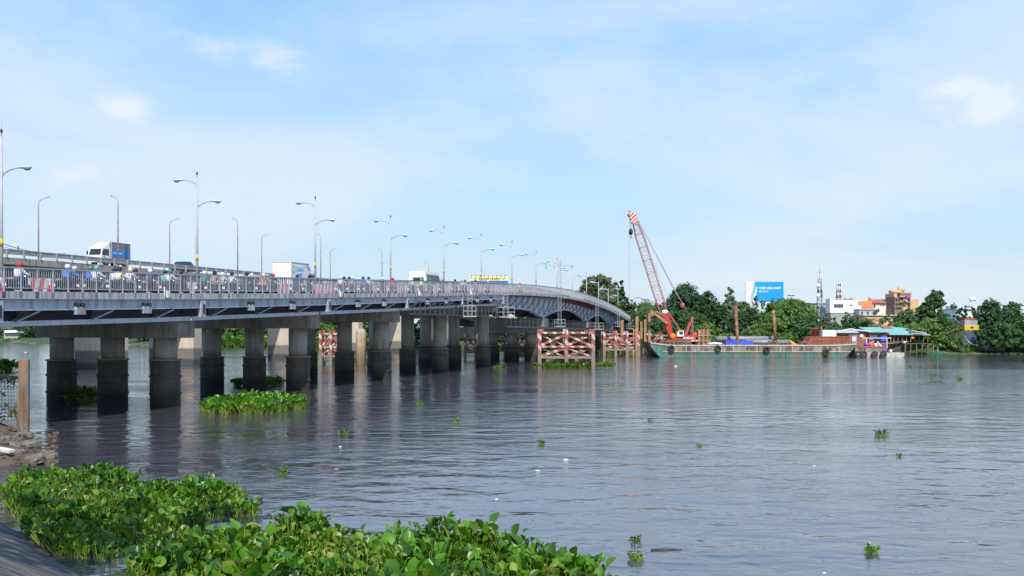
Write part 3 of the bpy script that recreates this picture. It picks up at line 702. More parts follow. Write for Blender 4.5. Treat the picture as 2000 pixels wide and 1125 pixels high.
for i, (px, py) in enumerate(lampsx):
    Y = 2022 * 34 / (1555 - px); u, v = uv_of(((px - 1000) * Y / F, Y)); zb_ = rd(u); H = CAMZ + (HY - py) * Y / F - zb_
    H = max(6.0, min(8.2, H)); lb = f'{ordn[i]} double arm street lamp along the near bridge counting from the left' if i else 'nearest double arm street lamp, at the left end of the near bridge'
    Hk = round(H * 2) / 2
    loc = B(u, v, zb_ + (H - Hk) * .5)
    if Hk in lib: dup(lib[Hk], loc, BROT, lb, scale=None)
    else: lib[Hk] = dbl_lamp(Hk, lb, loc)
def single_lamp(loc, rz, label):
    r = thing('street_lamp', loc, label, 'street lamp', 'slim single arm lamps on the far bridge', rz); H = 7.1
    p = MB(); pts = [(0, 0, 0), (0, 0, H - .6)] + [(.55 - .55 * math.cos(t), 0, H - .6 + .5 * math.sin(t)) for t in np.linspace(.2, 1.35, 6)] + [(.85, 0, H + .02)]
    p.tube(pts, [.085, .06] + [.04] * 6 + [.035], 8); p.build('pole', M['polerust'], r, world=False)
    h = MB(); h.box((1.05, 0, H + .09), (.55, .2, .1), M=Matrix.Rotation(R(-14), 4, 'Y')); h.build('lamp_head', M['tin'], r, world=False); return r
SL = None; nm = ['first', 'second', 'third', 'fourth', 'fifth', 'sixth']
for row, v, rz, side in ((0, -65.35, BROT + math.pi, 'near edge'), (1, -74.4, BROT, 'far edge')):
    for i, u in enumerate([85, 107.2, 129.2, 151, 172.5] if row == 0 else [84.4, 106.5, 128.5, 150.5, 172]):
        lb = f'{nm[i]} slim street lamp from the left on the {side} of the far bridge'
        loc = B(u, v, z2(u))
        if SL is None: SL = single_lamp(loc, rz, lb)
        else: dup(SL, loc, rz, lb)

# ------------------------------------------------------------------ motorbikes and riders
def skin_body(name, joints, edges, radii, levels=1):
    me = bpy.data.meshes.new(name); me.from_pydata(joints, edges, []); o = bpy.data.objects.new(name, me); S.collection.objects.link(o)
    sk = o.modifiers.new('skin', 'SKIN'); sk.use_smooth_shade = True
    for i, r in enumerate(radii): me.skin_vertices[0].data[i].radius = (r, r) if isinstance(r, float) else r
    me.skin_vertices[0].data[0].use_root = True
    ss = o.modifiers.new('sub', 'SUBSURF'); ss.levels = levels; ss.render_levels = levels
    dg = bpy.context.evaluated_depsgraph_get(); m2 = bpy.data.meshes.new_from_object(o.evaluated_get(dg)); m2.name = name
    bpy.data.objects.remove(o); bpy.data.meshes.remove(me)
    for p in m2.polygons: p.use_smooth = True
    return m2
SKIN = colmat('skin', (.42, .24, .16))
# seated rider, facing +Y, hips on the saddle 0.78 m up
J = [(0, 0, .84), (0, .0, 1.02), (0, .05, 1.20), (0, .09, 1.30), (0, .11, 1.40), (0, .13, 1.50),       # 0-5 spine, neck, head
     (.17, .06, 1.24), (.25, .20, 1.05), (.27, .44, .99), (.27, .50, .98),                             # 6-9 right arm
     (-.17, .06, 1.24), (-.25, .20, 1.05), (-.27, .44, .99), (-.27, .50, .98),                         # 10-13
     (.10, .03, .82), (.17, .40, .72), (.15, .34, .36), (.15, .42, .30),                               # 14-17 right leg
     (-.10, .03, .82), (-.17, .40, .72), (-.15, .34, .36), (-.15, .42, .30)]
E = [(0, 1), (1, 2), (2, 3), (3, 4), (4, 5), (2, 6), (6, 7), (7, 8), (8, 9), (2, 10), (10, 11), (11, 12), (12, 13), (0, 14), (14, 15), (15, 16), (16, 17), (0, 18), (18, 19), (19, 20), (20, 21)]
RR = [.13, .125, .13, .055, .06, .095, .06, .045, .034, .036, .06, .045, .034, .036, .085, .07, .048, .04, .085, .07, .048, .04]
body_me = skin_body('person_body', J, E, [float(r) for r in RR])
idx = [0, 1, 2, 6, 7, 8, 10, 11, 12]; rem = {o: i for i, o in enumerate(idx)}
shirt_me = skin_body('shirt', [J[i] for i in idx], [(rem[a], rem[b]) for a, b in E if a in rem and b in rem], [RR[i] + .028 for i in idx])
idx2 = [0, 14, 15, 16, 18, 19, 20]; rem2 = {o: i for i, o in enumerate(idx2)}
pants_me = skin_body('trousers', [J[i] for i in idx2], [(rem2[a], rem2[b]) for a, b in E if a in rem2 and b in rem2], [RR[i] + .022 for i in idx2])
hm = MB(); hm.sphere((0, .12, 1.50), .135, 14, 9, sc=(.95, 1.08, 1.0)); hm.box((0, .27, 1.53), (.2, .12, .02))
helmet_me = hm.build('helmet', SKIN); me_h = helmet_me.data; bpy.data.objects.remove(helmet_me)
# trim the helmet to a shell above the chin line
cols = {'red': (.50, .03, .03), 'white': (.68, .67, .66), 'lavender': (.55, .48, .62), 'green': (.04, .24, .13), 'teal': (.14, .38, .36), 'black': (.02, .02, .03), 'navy': (.03, .04, .12),
        'beige': (.72, .60, .45), 'cream': (.80, .72, .50), 'blue': (.06, .16, .50), 'dark': (.03, .03, .04), 'grey': (.25, .26, .28), 'coral': (.55, .24, .20), 'orange': (.62, .20, .08), 'pink': (.75, .25, .33), 'purple': (.10, .05, .12), 'jeans': (.10, .15, .24), 'brown': (.20, .12, .07), 'pale': (.66, .66, .72)}
CM = {}
def cmt(c):
    if c not in CM: CM[c] = colmat(c + '_cloth', cols[c], .7)
    return CM[c]
def slotted(me, c, name, par):
    o = bpy.data.objects.new(name, me); S.collection.objects.link(o); o.parent = par
    if not me.materials: me.materials.append(SKIN)
    o.material_slots[0].link = 'OBJECT'; o.material_slots[0].material = c; return o
def make_bike():
    r = thing('motorbike', (0, 0, 0), 'x', 'motorbike', 'motorbikes on the near bridge')
    for y, nm_ in ((-.60, 'rear'), (.64, 'front')):
        w_ = MB(); w_.lathe((0, y, .29), [(.20, -.045), (.27, -.05), (.29, 0), (.27, .05), (.20, .045)], 18, ax='X'); wo_ = w_.build('wheel', M['rubber'], r, world=False)
        q = MB(); q.lathe((0, y, .29), [(.02, -.03), (.205, -.02), (.205, .02), (.02, .03)], 14, ax='X'); q.build('rim', M['galv'], wo_, world=False)
    b = MB(); b.sweep([[Vector((sx * w2, y, z)) for sx, z in ((-1, z0), (1, z0), (.8, z1), (-.8, z1))] for y, w2, z0, z1 in ((-.78, .05, .62, .68), (-.55, .12, .45, .72), (-.2, .13, .32, .70), (.12, .10, .30, .48), (.38, .13, .32, .50), (.46, .15, .45, .90), (.52, .08, .6, .95))])
    b.prism([(-.16, .42, .28), (-.16, .50, .30), (-.14, .46, .86), (-.14, .40, .84)], (.30, 0, 0)); bo = b.build('body', M['black'], r, world=False)
    s = MB(); s.sweep([[Vector((sx * w2, y, z)) for sx, z in ((-1, z0), (1, z0), (.85, z1), (-.85, z1))] for y, w2, z0, z1 in ((-.72, .08, .70, .76), (-.5, .13, .70, .80), (-.15, .14, .70, .78), (.12, .09, .66, .74))]); s.build('seat', M['rubber'], r, world=False)
    h = MB(); h.tube([(-.34, .40, .98), (-.2, .48, 1.0), (.2, .48, 1.0), (.34, .40, .98)], .018, 6); h.tube([(0, .46, .98), (0, .60, .60), (0, .64, .30)], .03, 6)
    for sx in (-1, 1): h.tube([(sx * .22, .46, 1.0), (sx * .32, .44, 1.14)], .01, 5); h.box((sx * .34, .44, 1.17), (.11, .02, .07))
    h.build('handlebar', M['chrome'], r, world=False)
    p = MB(); p.box((0, -.86, .52), (.19, .015, .14)); p.build('number_plate', M['white'], r, world=False)
    t = MB(); t.box((0, -.80, .64), (.11, .04, .04)); t.build('tail_lamp', M['redpl'], r, world=False)
    l = MB(); l.sphere((0, .56, .88), .08, 8, 6); l.build('headlamp', M['lens'], r, world=False)
    e = MB(); e.tube([(.13, .0, .28), (.15, -.5, .32), (.15, -.75, .38)], [.02, .045, .045], 8); e.build('exhaust', M['chrome'], r, world=False)
    return r
bike0 = make_bike(); bike_used = False; prev = []; RS = .88; bike0.scale = (RS,) * 3
def person(loc, helm, top, legs, label, name='person', lean=0, wide=1.0):
    r = thing('person', loc, label, 'person', 'motorbike riders on the near bridge', BROT + lean); r.scale = (RS,) * 3
    b = bpy.data.objects.new('body', body_me); S.collection.objects.link(b); b.parent = r
    if not body_me.materials: body_me.materials.append(SKIN)
    s = slotted(shirt_me, cmt(top), 'shirt', r); s.scale = (wide * 1.12, wide * 1.08, 1.01)
    slotted(pants_me, cmt(legs), 'trousers', r); slotted(me_h, cmt(helm), 'helmet', r); return r
riders = [ # px of head, lane v, helmet, top, trousers, label
    (35, -32.0, 'red', 'white', 'navy', 'rider in a red helmet and white shirt at the left end of the near bridge'),
    (129, -31.6, 'white', 'blue', 'dark', 'rider in a bulky blue jacket and white helmet'),
    (143, -32.6, 'lavender', 'dark', 'dark', 'rider in a lavender helmet just ahead of the bulky blue jacket'),
    (174, -32.0, 'green', 'blue', 'navy', 'rider in a green helmet and blue reflective vest'),
    (186, -31.3, 'teal', 'white', 'jeans', 'rider in a pale teal helmet and grey jeans beside the blue vest'),
    (221, -32.6, 'black', 'pale', 'navy', 'rider in a black helmet and pale top behind two others'),
    (231, -31.6, 'black', 'cream', 'dark', 'rider in a black helmet and cream shirt'),
    (252, -31.6, 'beige', 'white', 'grey', 'rider in a beige helmet and white shirt'),
    (262, -32.7, 'black', 'navy', 'dark', 'rider in navy just ahead of the beige helmet'),
    (291, -32.0, 'white', 'purple', 'dark', 'rider in a white helmet and dark purple clothes'),
    (320, -32.8, 'black', 'teal', 'dark', 'rider in a black helmet and teal jacket'),
    (330, -31.5, 'green', 'white', 'dark', 'rider in a green helmet and white shirt riding near the rail'),
    (352, -32.2, 'dark', 'dark', 'dark', 'rider all in dark clothes with a dark helmet before the second double lamp'),
    (398, -31.9, 'white', 'green', 'dark', 'rider in a green jacket with a white helmet just past the double lamp'),
    (417, -31.5, 'black', 'coral', 'grey', 'rider in a coral red shirt and black helmet'),
    (433, -32.6, 'white', 'pale', 'grey', 'rider in a white helmet and pale shirt'),
    (451, -31.8, 'black', 'pale', 'dark', 'rider in a black helmet and pale top, alone in a gap'),
    (480, -31.6, 'black', 'dark', 'dark', 'rider in black beside one in a white helmet'),
    (490, -32.7, 'white', 'dark', 'dark', 'rider in a white helmet and dark jacket'),
    (513, -31.6, 'cream', 'orange', 'pink', 'rider in an orange shirt and cream hat'),
    (520, -32.7, 'teal', 'teal', 'grey', 'rider in a teal helmet and teal top behind the orange shirt'),
    (532, -31.9, 'red', 'dark', 'dark', 'rider in a red helmet and dark jacket behind the white box truck'),
    (579, -31.8, 'navy', 'navy', 'dark', 'rider in navy against the side of the white box truck'),
    (603, -32.0, 'black', 'dark', 'dark', 'rider in black beyond the cab of the white box truck'),
    (665, -31.7, 'white', 'white', 'dark', 'rider in white with a white helmet'),
    (671, -32.8, 'black', 'dark', 'dark', 'rider in black half hidden by one in white'),
    (681, -32.6, 'black', 'brown', 'dark', 'rider in brown with a black helmet'),
    (687, -31.7, 'white', 'grey', 'dark', 'rider in a white helmet and grey jacket'),
    (708, -31.8, 'navy', 'blue', 'dark', 'rider in a blue shirt and navy helmet'),
    (719, -31.6, 'navy', 'white', 'dark', 'rider in a white shirt and navy helmet'),
    (746, -31.9, 'white', 'black', 'dark', 'rider in a black top and white helmet'),
    (766, -31.9, 'red', 'red', 'dark', 'rider in a bright red shirt beside the fourth double lamp'),
    (804, -31.8, 'white', 'pale', 'dark', 'rider in pale clothes behind the white minibus'),
    (822, -31.8, 'teal', 'cream', 'dark', 'rider in a teal helmet and cream shirt behind the minibus'),
    (839, -31.8, 'green', 'green', 'dark', 'rider all in green beside the minibus'),
    (863, -31.9, 'teal', 'dark', 'dark', 'rider in a teal helmet by the fifth double lamp'),
    (888, -31.9, 'black', 'dark', 'dark', 'rider in black past the fifth double lamp'),
    (902, -31.9, 'pink', 'white', 'dark', 'rider in a pink helmet and white shirt'),
    (908, -32.6, 'navy', 'white', 'dark', 'rider in a navy helmet and white shirt next to the pink helmet'),
    (928, -31.9, 'black', 'grey', 'dark', 'rider in grey under the yellow billboard, the first of two there'),
    (952, -31.9, 'white', 'blue', 'dark', 'rider in blue and white helmet under the yellow billboard'),
    (1015, -31.9, 'red', 'pink', 'dark', 'rider in a red helmet near the bridge crest, the farthest to be seen')]
bcol = ['black', 'red', 'blue', 'grey', 'navy', 'white', 'dark']
for i, (px, v, hc, tp, lg, lb) in enumerate(riders):
    t_ = (px - 1000) / F; u = (-v * .9615 - .275 * v * t_) / (.275 - .9615 * t_)
    loc = B(u, v, rd(u) + .002); sc = 1.0
    person(loc, hc, tp, lg, lb, wide=1.25 if 'bulky' in lb else 1.0)
    ml = 'motorbike of the ' + lb.replace('rider', 'rider', 1)
    ws = ml.split()
    if len(ws) > 16: ml = ' '.join(ws[:16])
    if not bike_used:
        bike0.location = loc; bike0.rotation_euler = (0, 0, BROT); bike0['label'] = ml; bike_used = True; bk = bike0
    else: bk = dup(bike0, loc, BROT, ml)
bpy.context.view_layer.update()

# ------------------------------------------------------------------ trucks, minibus, car
def text_mesh(txt, size, mat_, par, M4, name='lettering', ext=.004, align='LEFT', bold=0):
    cu = bpy.data.curves.new(name, 'FONT'); cu.body = txt; cu.size = size; cu.extrude = ext; cu.align_x = align; cu.offset = bold
    o = bpy.data.objects.new(name, cu); S.collection.objects.link(o)
    dg = bpy.context.evaluated_depsgraph_get(); me = bpy.data.meshes.new_from_object(o.evaluated_get(dg)); bpy.data.objects.remove(o); bpy.data.curves.remove(cu)
    me.transform(M4); me.materials.clear(); me.materials.append(mat_); me.name = name
    q = bpy.data.objects.new(name, me); S.collection.objects.link(q); q.parent = par; return q
def wheels(par, xs, ys, r, wd=.2):
    for y in ys:
        for x in xs:
            w_ = MB(); w_.lathe((x, y, r), [(r * .6, -wd / 2), (r, -wd / 2), (r, wd / 2), (r * .6, wd / 2)], 18, ax='X'); wo_ = w_.build('wheel', M['rubber'], par, world=False)
            q = MB(); q.lathe((x, y, r), [(.03, -wd / 2 - .005), (r * .6, -wd / 2 + .01), (r * .6, wd / 2 - .01), (.03, wd / 2 + .005)], 12, ax='X'); q.build('rim', M['galv'], wo_, world=False)
RX = Matrix.Rotation(R(90), 4, 'X')
def on_rear(x, y, z): return Matrix.Translation((x, y, z)) @ RX                                # reads from -Y
def on_right(x, y, z): return Matrix.Translation((x, y, z)) @ Matrix.Rotation(R(90), 4, 'Z') @ RX  # reads from +X
def box_truck(loc, rz, label, boxmat, bw, bl, bh, front_cab='white', band=None):
    """rigid truck, cab towards +Y"""
    r = thing('box_truck', loc, label, 'truck', None, rz)
    c = MB(); c.box((0, bl / 2, .62 + bh / 2), (bw, bl, bh)); cg = c.build('cargo_box', boxmat, r, world=False)
    f = MB(); e = .05
    for x in (-1, 1):
        for y in (0, bl): f.box((x * bw / 2, y, .62 + bh / 2), (e, e, bh + .02))
        f.box((x * bw / 2, bl / 2, .62 + bh), (e, bl, e)); f.box((x * bw / 2, bl / 2, .62), (e, bl, e))
    for y in (0, bl): f.box((0, y, .62 + bh), (bw, e, e)); f.box((0, y, .62), (bw, e, e))
    f.build('edge_trim', M['galv'], cg, world=False)
    d_ = MB()
    for s in (-1, 1): d_.box((s * bw / 4, -.025, .62 + bh / 2), (bw / 2 - .05, .03, bh - .1))
    do = d_.build('rear_door', M['white'] if boxmat == M['white'] else boxmat, r, world=False)
    h_ = MB()
    for s in (-.1, .1): h_.tube([(s, -.06, .7), (s, -.06, .55 + bh)], .012, 6); h_.box((s, -.07, .62 + bh * .4), (.04, .03, .14))
    h_.build('door_bar', M['galv'], do, world=False)
    k = MB(); k.box((0, bl / 2 + .4, .48), (bw * .6, bl + 1.2, .14)); k.box((0, -.05, .42), (bw * .9, .06, .1)); k.build('chassis', M['black'], r, world=False)
    b0 = bl + .1; cw = bw * .94; ct = .35 + bh * .82
    cb = MB(); cb.sweep([[Vector((x, y, z)) for y, z in ((b0, .4), (b0 + 1.35, .4), (b0 + 1.4, 1.05), (b0 + 1.12, ct), (b0, ct))] for x in (-cw / 2, cw / 2)]); cab = cb.build('cab', M['white'], r, world=False)
    g1 = MB(); g1.prism([(-cw / 2 + .1, b0 + 1.405, 1.12), (cw / 2 - .1, b0 + 1.405, 1.12), (cw / 2 - .14, b0 + 1.17, ct - .14), (-cw / 2 + .14, b0 + 1.17, ct - .14)], (0, .015, .005)); g1.build('windscreen', M['glass'], cab, world=False)
    for s in (-1, 1):
        g2 = MB(); g2.prism([(s * cw / 2, b0 + .25, 1.1), (s * cw / 2, b0 + 1.22, 1.1), (s * cw / 2, b0 + 1.05, ct - .15), (s * cw / 2, b0 + .25, ct - .15)], (s * .012, 0, 0)); g2.build('side_window', M['glass'], cab, world=False)
        m_ = MB(); m_.box((s * (cw / 2 + .16), b0 + 1.3, 1.35), (.14, .06, .36)); m_.bar((s * cw / 2, b0 + 1.3, 1.55), (s * (cw / 2 + .16), b0 + 1.3, 1.5), .03); m_.build('mirror', M['black'], cab, world=False)
        l_ = MB(); l_.box((s * (cw / 2 - .22), b0 + 1.385, .72), (.26, .05, .14)); l_.build('headlight', M['lens'], cab, world=False)
        t_ = MB(); t_.box((s * (bw / 2 - .12), -.06, .42), (.18, .04, .09)); t_.build('tail_lamp', M['redpl'], r, world=False)
    w2 = MB(); w2.prism([(-cw / 2 + .05, b0 + .05, ct), (-cw / 2 + .05, b0 + .95, ct), (-cw / 2 + .05, b0 + .05, .6 + bh)], (cw - .1, 0, 0)); w2.build('wind_deflector', M['white'], cab, world=False)
    wheels(r, (-bw / 2 + .15, bw / 2 - .15), (.7, b0 + .6), .33)
    return r, cg
# white box truck, tail towards us
vT = -37.6; t_ = (551 - 1000) / F; uT = (-vT * .9615 - .275 * vT * t_) / (.275 - .9615 * t_)
tr, cg = box_truck(B(uT, vT, rd(uT)), BROT, 'small white box truck seen from behind with a blue and green logo on its side', M['white'], 1.62, 2.75, 1.95)
mb_ = colmat('logo_blue', (.05, .35, .75)); mg_ = colmat('logo_green', (.12, .50, .30)); mgr = colmat('number_grey', (.35, .35, .36))
text_mesh('CLEAN', .40, mb_, cg, on_right(.815, .62, 1.95), bold=.01); text_mesh('NET', .40, mb_, cg, on_right(.815, .95, 1.5), bold=.015)
q = MB(); q.prism([(.812, .35 + .22 * math.cos(a) * (1 - .3 * math.sin(a)), 2.02 + .30 * math.sin(a)) for a in np.linspace(0, 2 * math.pi, 19)[:-1]], (.006, 0, 0)); q.build('logo', mg_, cg, world=False)
q = MB(); q.prism([(.818, .37 + .12 * math.cos(a) * (1 - .3 * math.sin(a)), 2.0 + .18 * math.sin(a)) for a in np.linspace(0, 2 * math.pi, 19)[:-1]], (.006, 0, 0)); q.build('logo', M['white'], cg, world=False)
text_mesh('51C', .16, mgr, cg, on_rear(-.55, -.045, 1.35)); text_mesh('064.75', .16, mgr, cg, on_rear(-.62, -.045, 1.15))
q = MB()
for y in (1.95, 2.45): q.box((.815, y, 1.55), (.012, .03, 1.6))
q.box((.815, 2.2, 2.35), (.012, .5, .03)); q.build('side_door_frame', M['galv'], cg, world=False)
# grey box truck coming towards us on the far bridge
vT = -67.0; t_ = (256 - 1000) / F; uT = (-vT * .9615 - .275 * vT * t_) / (.275 - .9615 * t_)
greybox = mat('grey_box_panel', (.20, .20, .22), .6, 0, .08, 1, stretch=(1, 8, 1))
tr, cg = box_truck(B(88.0, vT, z2(88) + .01), BROT + math.pi, 'grey box truck with white cab and blue side stripe on the far bridge', greybox, 1.65, 2.9, 1.85)
bb = colmat('truck_band_blue', (.02, .25, .72))
q = MB(); q.box((-.83, 1.45, 1.36), (.012, 2.8, .56)); q.build('blue_band', bb, cg, world=False)
ML = Matrix.Rotation(R(-90), 4, 'Z') @ RX
text_mesh('VAN TAI 0903', .22, M['white'], cg, Matrix.Translation((-.84, 2.7, 1.32)) @ ML)
# white minibus
vT = -37.2; t_ = (815 - 1000) / F; uT = (-vT * .9615 - .275 * vT * t_) / (.275 - .9615 * t_)
r = thing('minibus', B(uT, vT, rd(uT)), 'white minibus driving away on the near bridge', 'minibus', None, BROT)
c = MB(); c.sweep([[Vector((sx * w2, y, z)) for sx, w2, z in ((-1, .95, .4), (1, .95, .4), (1, .97, 1.2), (1, .84, zt), (-1, .84, zt), (-1, .97, 1.2))] for y, zt in ((0, 2.25), (.1, 2.34), (3.9, 2.34), (4.7, 1.9), (5.2, 1.35))]); bo = c.build('body', M['white'], r, world=False)
q = MB(); q.prism([(-.72, -.01, 1.3), (.72, -.01, 1.3), (.66, .03, 2.05), (-.66, .03, 2.05)], (0, -.012, 0)); q.build('rear_window', M['glass'], bo, world=False)
for s in (-1, 1):
    q = MB(); q.prism([(s * .962, .35, 1.3), (s * .962, 4.2, 1.3), (s * .875, 3.9, 2.05), (s * .875, .35, 2.05)], (s * .012, 0, 0)); q.build('side_window', M['glass'], bo, world=False)
    q = MB(); q.box((s * .82, -.02, 1.0), (.16, .05, .42)); q.build('tail_lamp', M['redpl'], bo, world=False)
q = MB(); q.box((0, -.04, .5), (1.8, .12, .2)); q.build('bumper', M['black'], bo, world=False)
wheels(r, (-.85, .85), (.9, 4.2), .34)
# dark car roof just showing behind the far guardrail
vT = -67.2; t_ = (342 - 1000) / F; uT = (-vT * .9615 - .275 * vT * t_) / (.275 - .9615 * t_)
r = thing('car', B(uT, vT, z2(uT) + .01), 'dark car behind the guardrail of the far bridge', 'car', None, BROT)
c = MB(); c.sweep([[Vector((sx * w2, y, z)) for sx, w2, z in ((-1, .8, .3), (1, .8, .3), (1, .82, z0), (-1, .82, z0))] for y, z0 in ((0, .75), (.3, .88), (3.2, .86), (4.1, .7))]); bo = c.build('body', colmat('dark_car_paint', (.03, .03, .035), .3), r, world=False)
c = MB(); c.sweep([[Vector((sx * .7, y, .85)) for sx in (-1, 1)] + [Vector((sx * .6, y, z1)) for sx in (1, -1)] for y, z1 in ((.5, .9), (1.0, 1.32), (2.2, 1.34), (2.9, .9))]); c.build('cabin', M['glass'], bo, world=False)
wheels(r, (-.72, .72), (.75, 3.3), .3)

# ------------------------------------------------------------------ cables by the left lamp
for i, (ya, yb, xb, lb) in enumerate(((462, 495, 130, 'upper'), (466, 498, 150, 'middle'), (474, 520, 230, 'lowest'))):
    a, b = P(-60, ya - 14, 60), P(xb, yb, 84); d = MB()
    d.tube([a.lerp(b, t) - Vector((0, 0, .5 * math.sin(math.pi * t))) for t in np.linspace(0, 1, 10)], .013, 5)
    if i == 0: d.box(a.lerp(b, .42) - Vector((0, 0, .45)), (.05, .05, .3))
    tag(d.build('overhead_cable', M['black']), f'{lb} of three black cables sagging past the left lamp post', 'cable', 'cables beside the left lamp post')

# ------------------------------------------------------------------ fenders and piles in the river
def fender(label, org, nx, dx, dy, ztop, rows=2, z_low=1.0, post=.36, group='red and white fender frames'):
    r = thing('fender_frame', org, label, 'fender frame', group)
    for j in range(rows):
        y = j * dy
        for i in range(nx):
            p = MB(); x = i * dx; p.box((x, y, (ztop - 1.5) / 2), (post, post, ztop + 1.5)); p.build('post', M['fender'], r, world=False)
        for z, h in ((ztop - .4, .2), (ztop - 1.9, .16)):
            for i in range(nx - 1):
                q = MB(); q.box((i * dx + dx / 2, y, z), (dx - post - .01, .2, h)); q.build('rail', M['fenderflat'], r, world=False)
        for i in range(nx - 1):
            q = MB(); q.box((i * dx + dx / 2, y, z_low), (dx - post - .01, .16, .18)); q.build('rail', M['wood'], r, world=False)
            a, b = i * dx + post / 2, (i + 1) * dx - post / 2
            if i % 2: a, b = b, a
            for z0, z1 in ((ztop - 1.75, ztop - .65), (z_low + .15, ztop - 2.1)):
                q = MB(); q.bar((a, y + .12, z0), (b, y + .12, z1), .1, .17); q.build('brace', M['fenderflat'], r, world=False)
                q = MB(); q.bar((b, y + .3, z0), (a, y + .3, z1), .08, .13); q.build('brace', M['fenderflat'], r, world=False)
    if rows > 1:
        for i in range(nx):
            q = MB(); q.box((i * dx, dy / 2, ztop - .45), (.2, dy - post - .01, .22)); q.box((i * dx, dy / 2, ztop - 1.9), (.2, dy - post - .01, .2)); q.bar((i * dx, post / 2, ztop - 1.8), (i * dx, dy - post / 2, ztop - .6), .12, .2); q.build('cross_beam', M['fenderflat'], r, world=False)
    return r
o = Wt(1054, 717); fender('large red and white striped fender frame in front of the arches', (o.x, o.y, 0), 3, 2.85, 3.6, 4.05)
o = Wt(1180, 697); fender('smaller striped fender frame between the big one and the brown piles', (o.x, o.y, 0), 4, 1.65, 3.0, 3.7)
o = Wt(1270, 694); fender('striped fender frame half hidden behind the barge bow', (o.x, o.y, 0), 4, 1.7, 3.0, 3.4)
o = Wt(626, 713); fender('striped fender frame between the two bridges at left', (o.x, o.y, 0), 3, 1.15, 2.2, 3.9, post=.3)
o = Wt(908, 703); fender('orange and white frame seen between the middle columns', (o.x, o.y, 0), 2, 1.35, 2.0, 3.5, post=.25)
o = Wt(961, 700); fender('narrow striped frame seen past the fifth row of columns', (o.x, o.y, 0), 3, 1.7, 2.0, 3.5, post=.28)
o = Wt(1012, 702); fender('striped frame between the far columns just left of the big fender', (o.x, o.y, 0), 3, 1.0, 2.0, 3.6, post=.28)
def pile(px, ytop, ybase, wpx, label, m='pile', lean=0, sh='box'):
    b = Wt(px, ybase); k = F / b.y; H = (ybase - ytop) / k; w_ = wpx / k; d = MB()
    if sh == 'box':
        d.prism([(-w_ / 2, -.12, -1.4), (w_ / 2, -.12, -1.4), (w_ / 2, .12, -1.4), (w_ * .28, .12, -1.4), (w_ * .22, .0, -1.4), (-w_ * .22, 0, -1.4), (-w_ * .28, .12, -1.4), (-w_ / 2, .12, -1.4)], (lean * H, 0, H + 1.4))
    else: d.tube([(-lean * 1.4, 0, -1.4), (lean * H * .5, 0, H * .5), (lean * H, 0, H)], w_ / 2, 12)
    o = d.build('pile', M[m]); o.location = b; tag(o, label, 'pile', 'rusty piles standing in the river'); return o
pile(1213, 625, 695, 5.5, 'leaning tan pile standing left of the yellow ladder', lean=.035)
pile(1244, 618, 697, 5.5, 'tan pile just right of the yellow ladder')
pile(1253, 628, 691, 4, 'thin pile in the gap behind the yellow ladder piles', lean=-.01)
pile(1260, 624, 692, 4.5, 'pile in front of the coconut palm trunk')
pile(1268, 612, 696, 4.5, 'tallest tan pile beside the barge bow')
pile(1287, 627, 675, 3.2, 'dark pile behind the barge bow under the pile guide', m='rust')
pile(1442, 597, 697, 6.5, 'tall rusty spud pole standing against the middle of the barge', m='rust', lean=-.052, sh='tube')
o = P(1515, 672, 145); d = MB(); d.tube([(0, 0, 0), (-.35, 0, 5.0)], .22, 12); q = d.build('pile', M['rust']); q.location = (o.x, o.y, 1.76); tag(q, 'second rusty spud pole rising from the barge deck by the grey pipes', 'pile', 'rusty piles standing in the river')
o = Wt(1239, 694); d = MB()
for s in (-.15, .15): d.bar((s, 0, -.5), (s, 0, 4.0), .09)
for z in np.arange(.2, 4, .4): d.bar((-.15, 0, z), (.15, 0, z), .08)
q = d.build('ladder', M['yellow']); q.location = (o.x, o.y, 0); tag(q, 'bright yellow ladder fixed beside the tan piles', 'ladder')
o = Wt(705, 713); d = MB(); d.lathe((0, 0, 0), [(.58, -1), (.58, 3.55), (.50, 3.9), (.30, 4.1)], 20); q = d.build('concrete_pillar', stain_below(mat('tan_pillar_concrete', (.44, .33, .23), .9, 0, .25, 1.5, streak=.5), 1.2, 2.4, (.30, .19, .10), .7)); q.location = (o.x, o.y, 0)
tag(q, 'old tan concrete pillar with a rounded top between the bridges', 'pillar')
for px, lb in ((1071, 'broken mossy stump under the big fender, near its left post'), (1128, 'dark broken stump under the big fender, near its right post')):
    o = Wt(px, 713); d = MB(); d.tube([(0, 0, -.6), (-.1, 0, .6), (-.3, 0, 1.3)], [.32, .26, .2], 9); q = d.build('stump', M['wood']); q.location = (o.x, o.y, 0); tag(q, lb, 'stump')
# rusted post and netting by the mud
o = Wt(47, 841); d = MB(); d.prism([(-.19, -.1, -.6), (-.06, -.16, -.6), (.06, -.16, -.6), (.19, -.06, -.6), (.19, .1, -.6), (-.19, .1, -.6)], (0, 0, 3.5))
d.v = [(x + (.02 * math.sin(z * 5)), y, z) for x, y, z in d.v]
q = d.build('rusty_post', mat('rusty_post_steel', (.30, .15, .07), .85, 0, .35, 2.2, streak=.7, col2=(.20, .185, .16), c2lo=.40, c2hi=.52, c2scale=1.2, stretch=(1, 1, .4))); q.location = o
tag(q, 'tall rust streaked square post at the mud edge', 'post')
o = Wt(38, 838); r = thing('net_fence', (o.x, o.y, 0), 'sagging wire net fence hung with dried weeds beside the rusty post', 'fence')
p = MB(); p.tube([(0, 0, -.3), (.0, 0, 1.15), (.05, 0, 2.15)], [.11, .10, .09], 9); p.tube([(-4, 0, 2.25), (-1.2, 0, 2.22), (0, 0, 2.12)], .06, 8)
p.build('frame', M['wood'], r, world=False)
nz = MB()
for x in np.arange(-4, -.1, .13): nz.tube([(x, .02, -.1), (x + .02 * math.sin(x * 9), .05, 1.0), (x, 0, 2.2)], .008, 4)
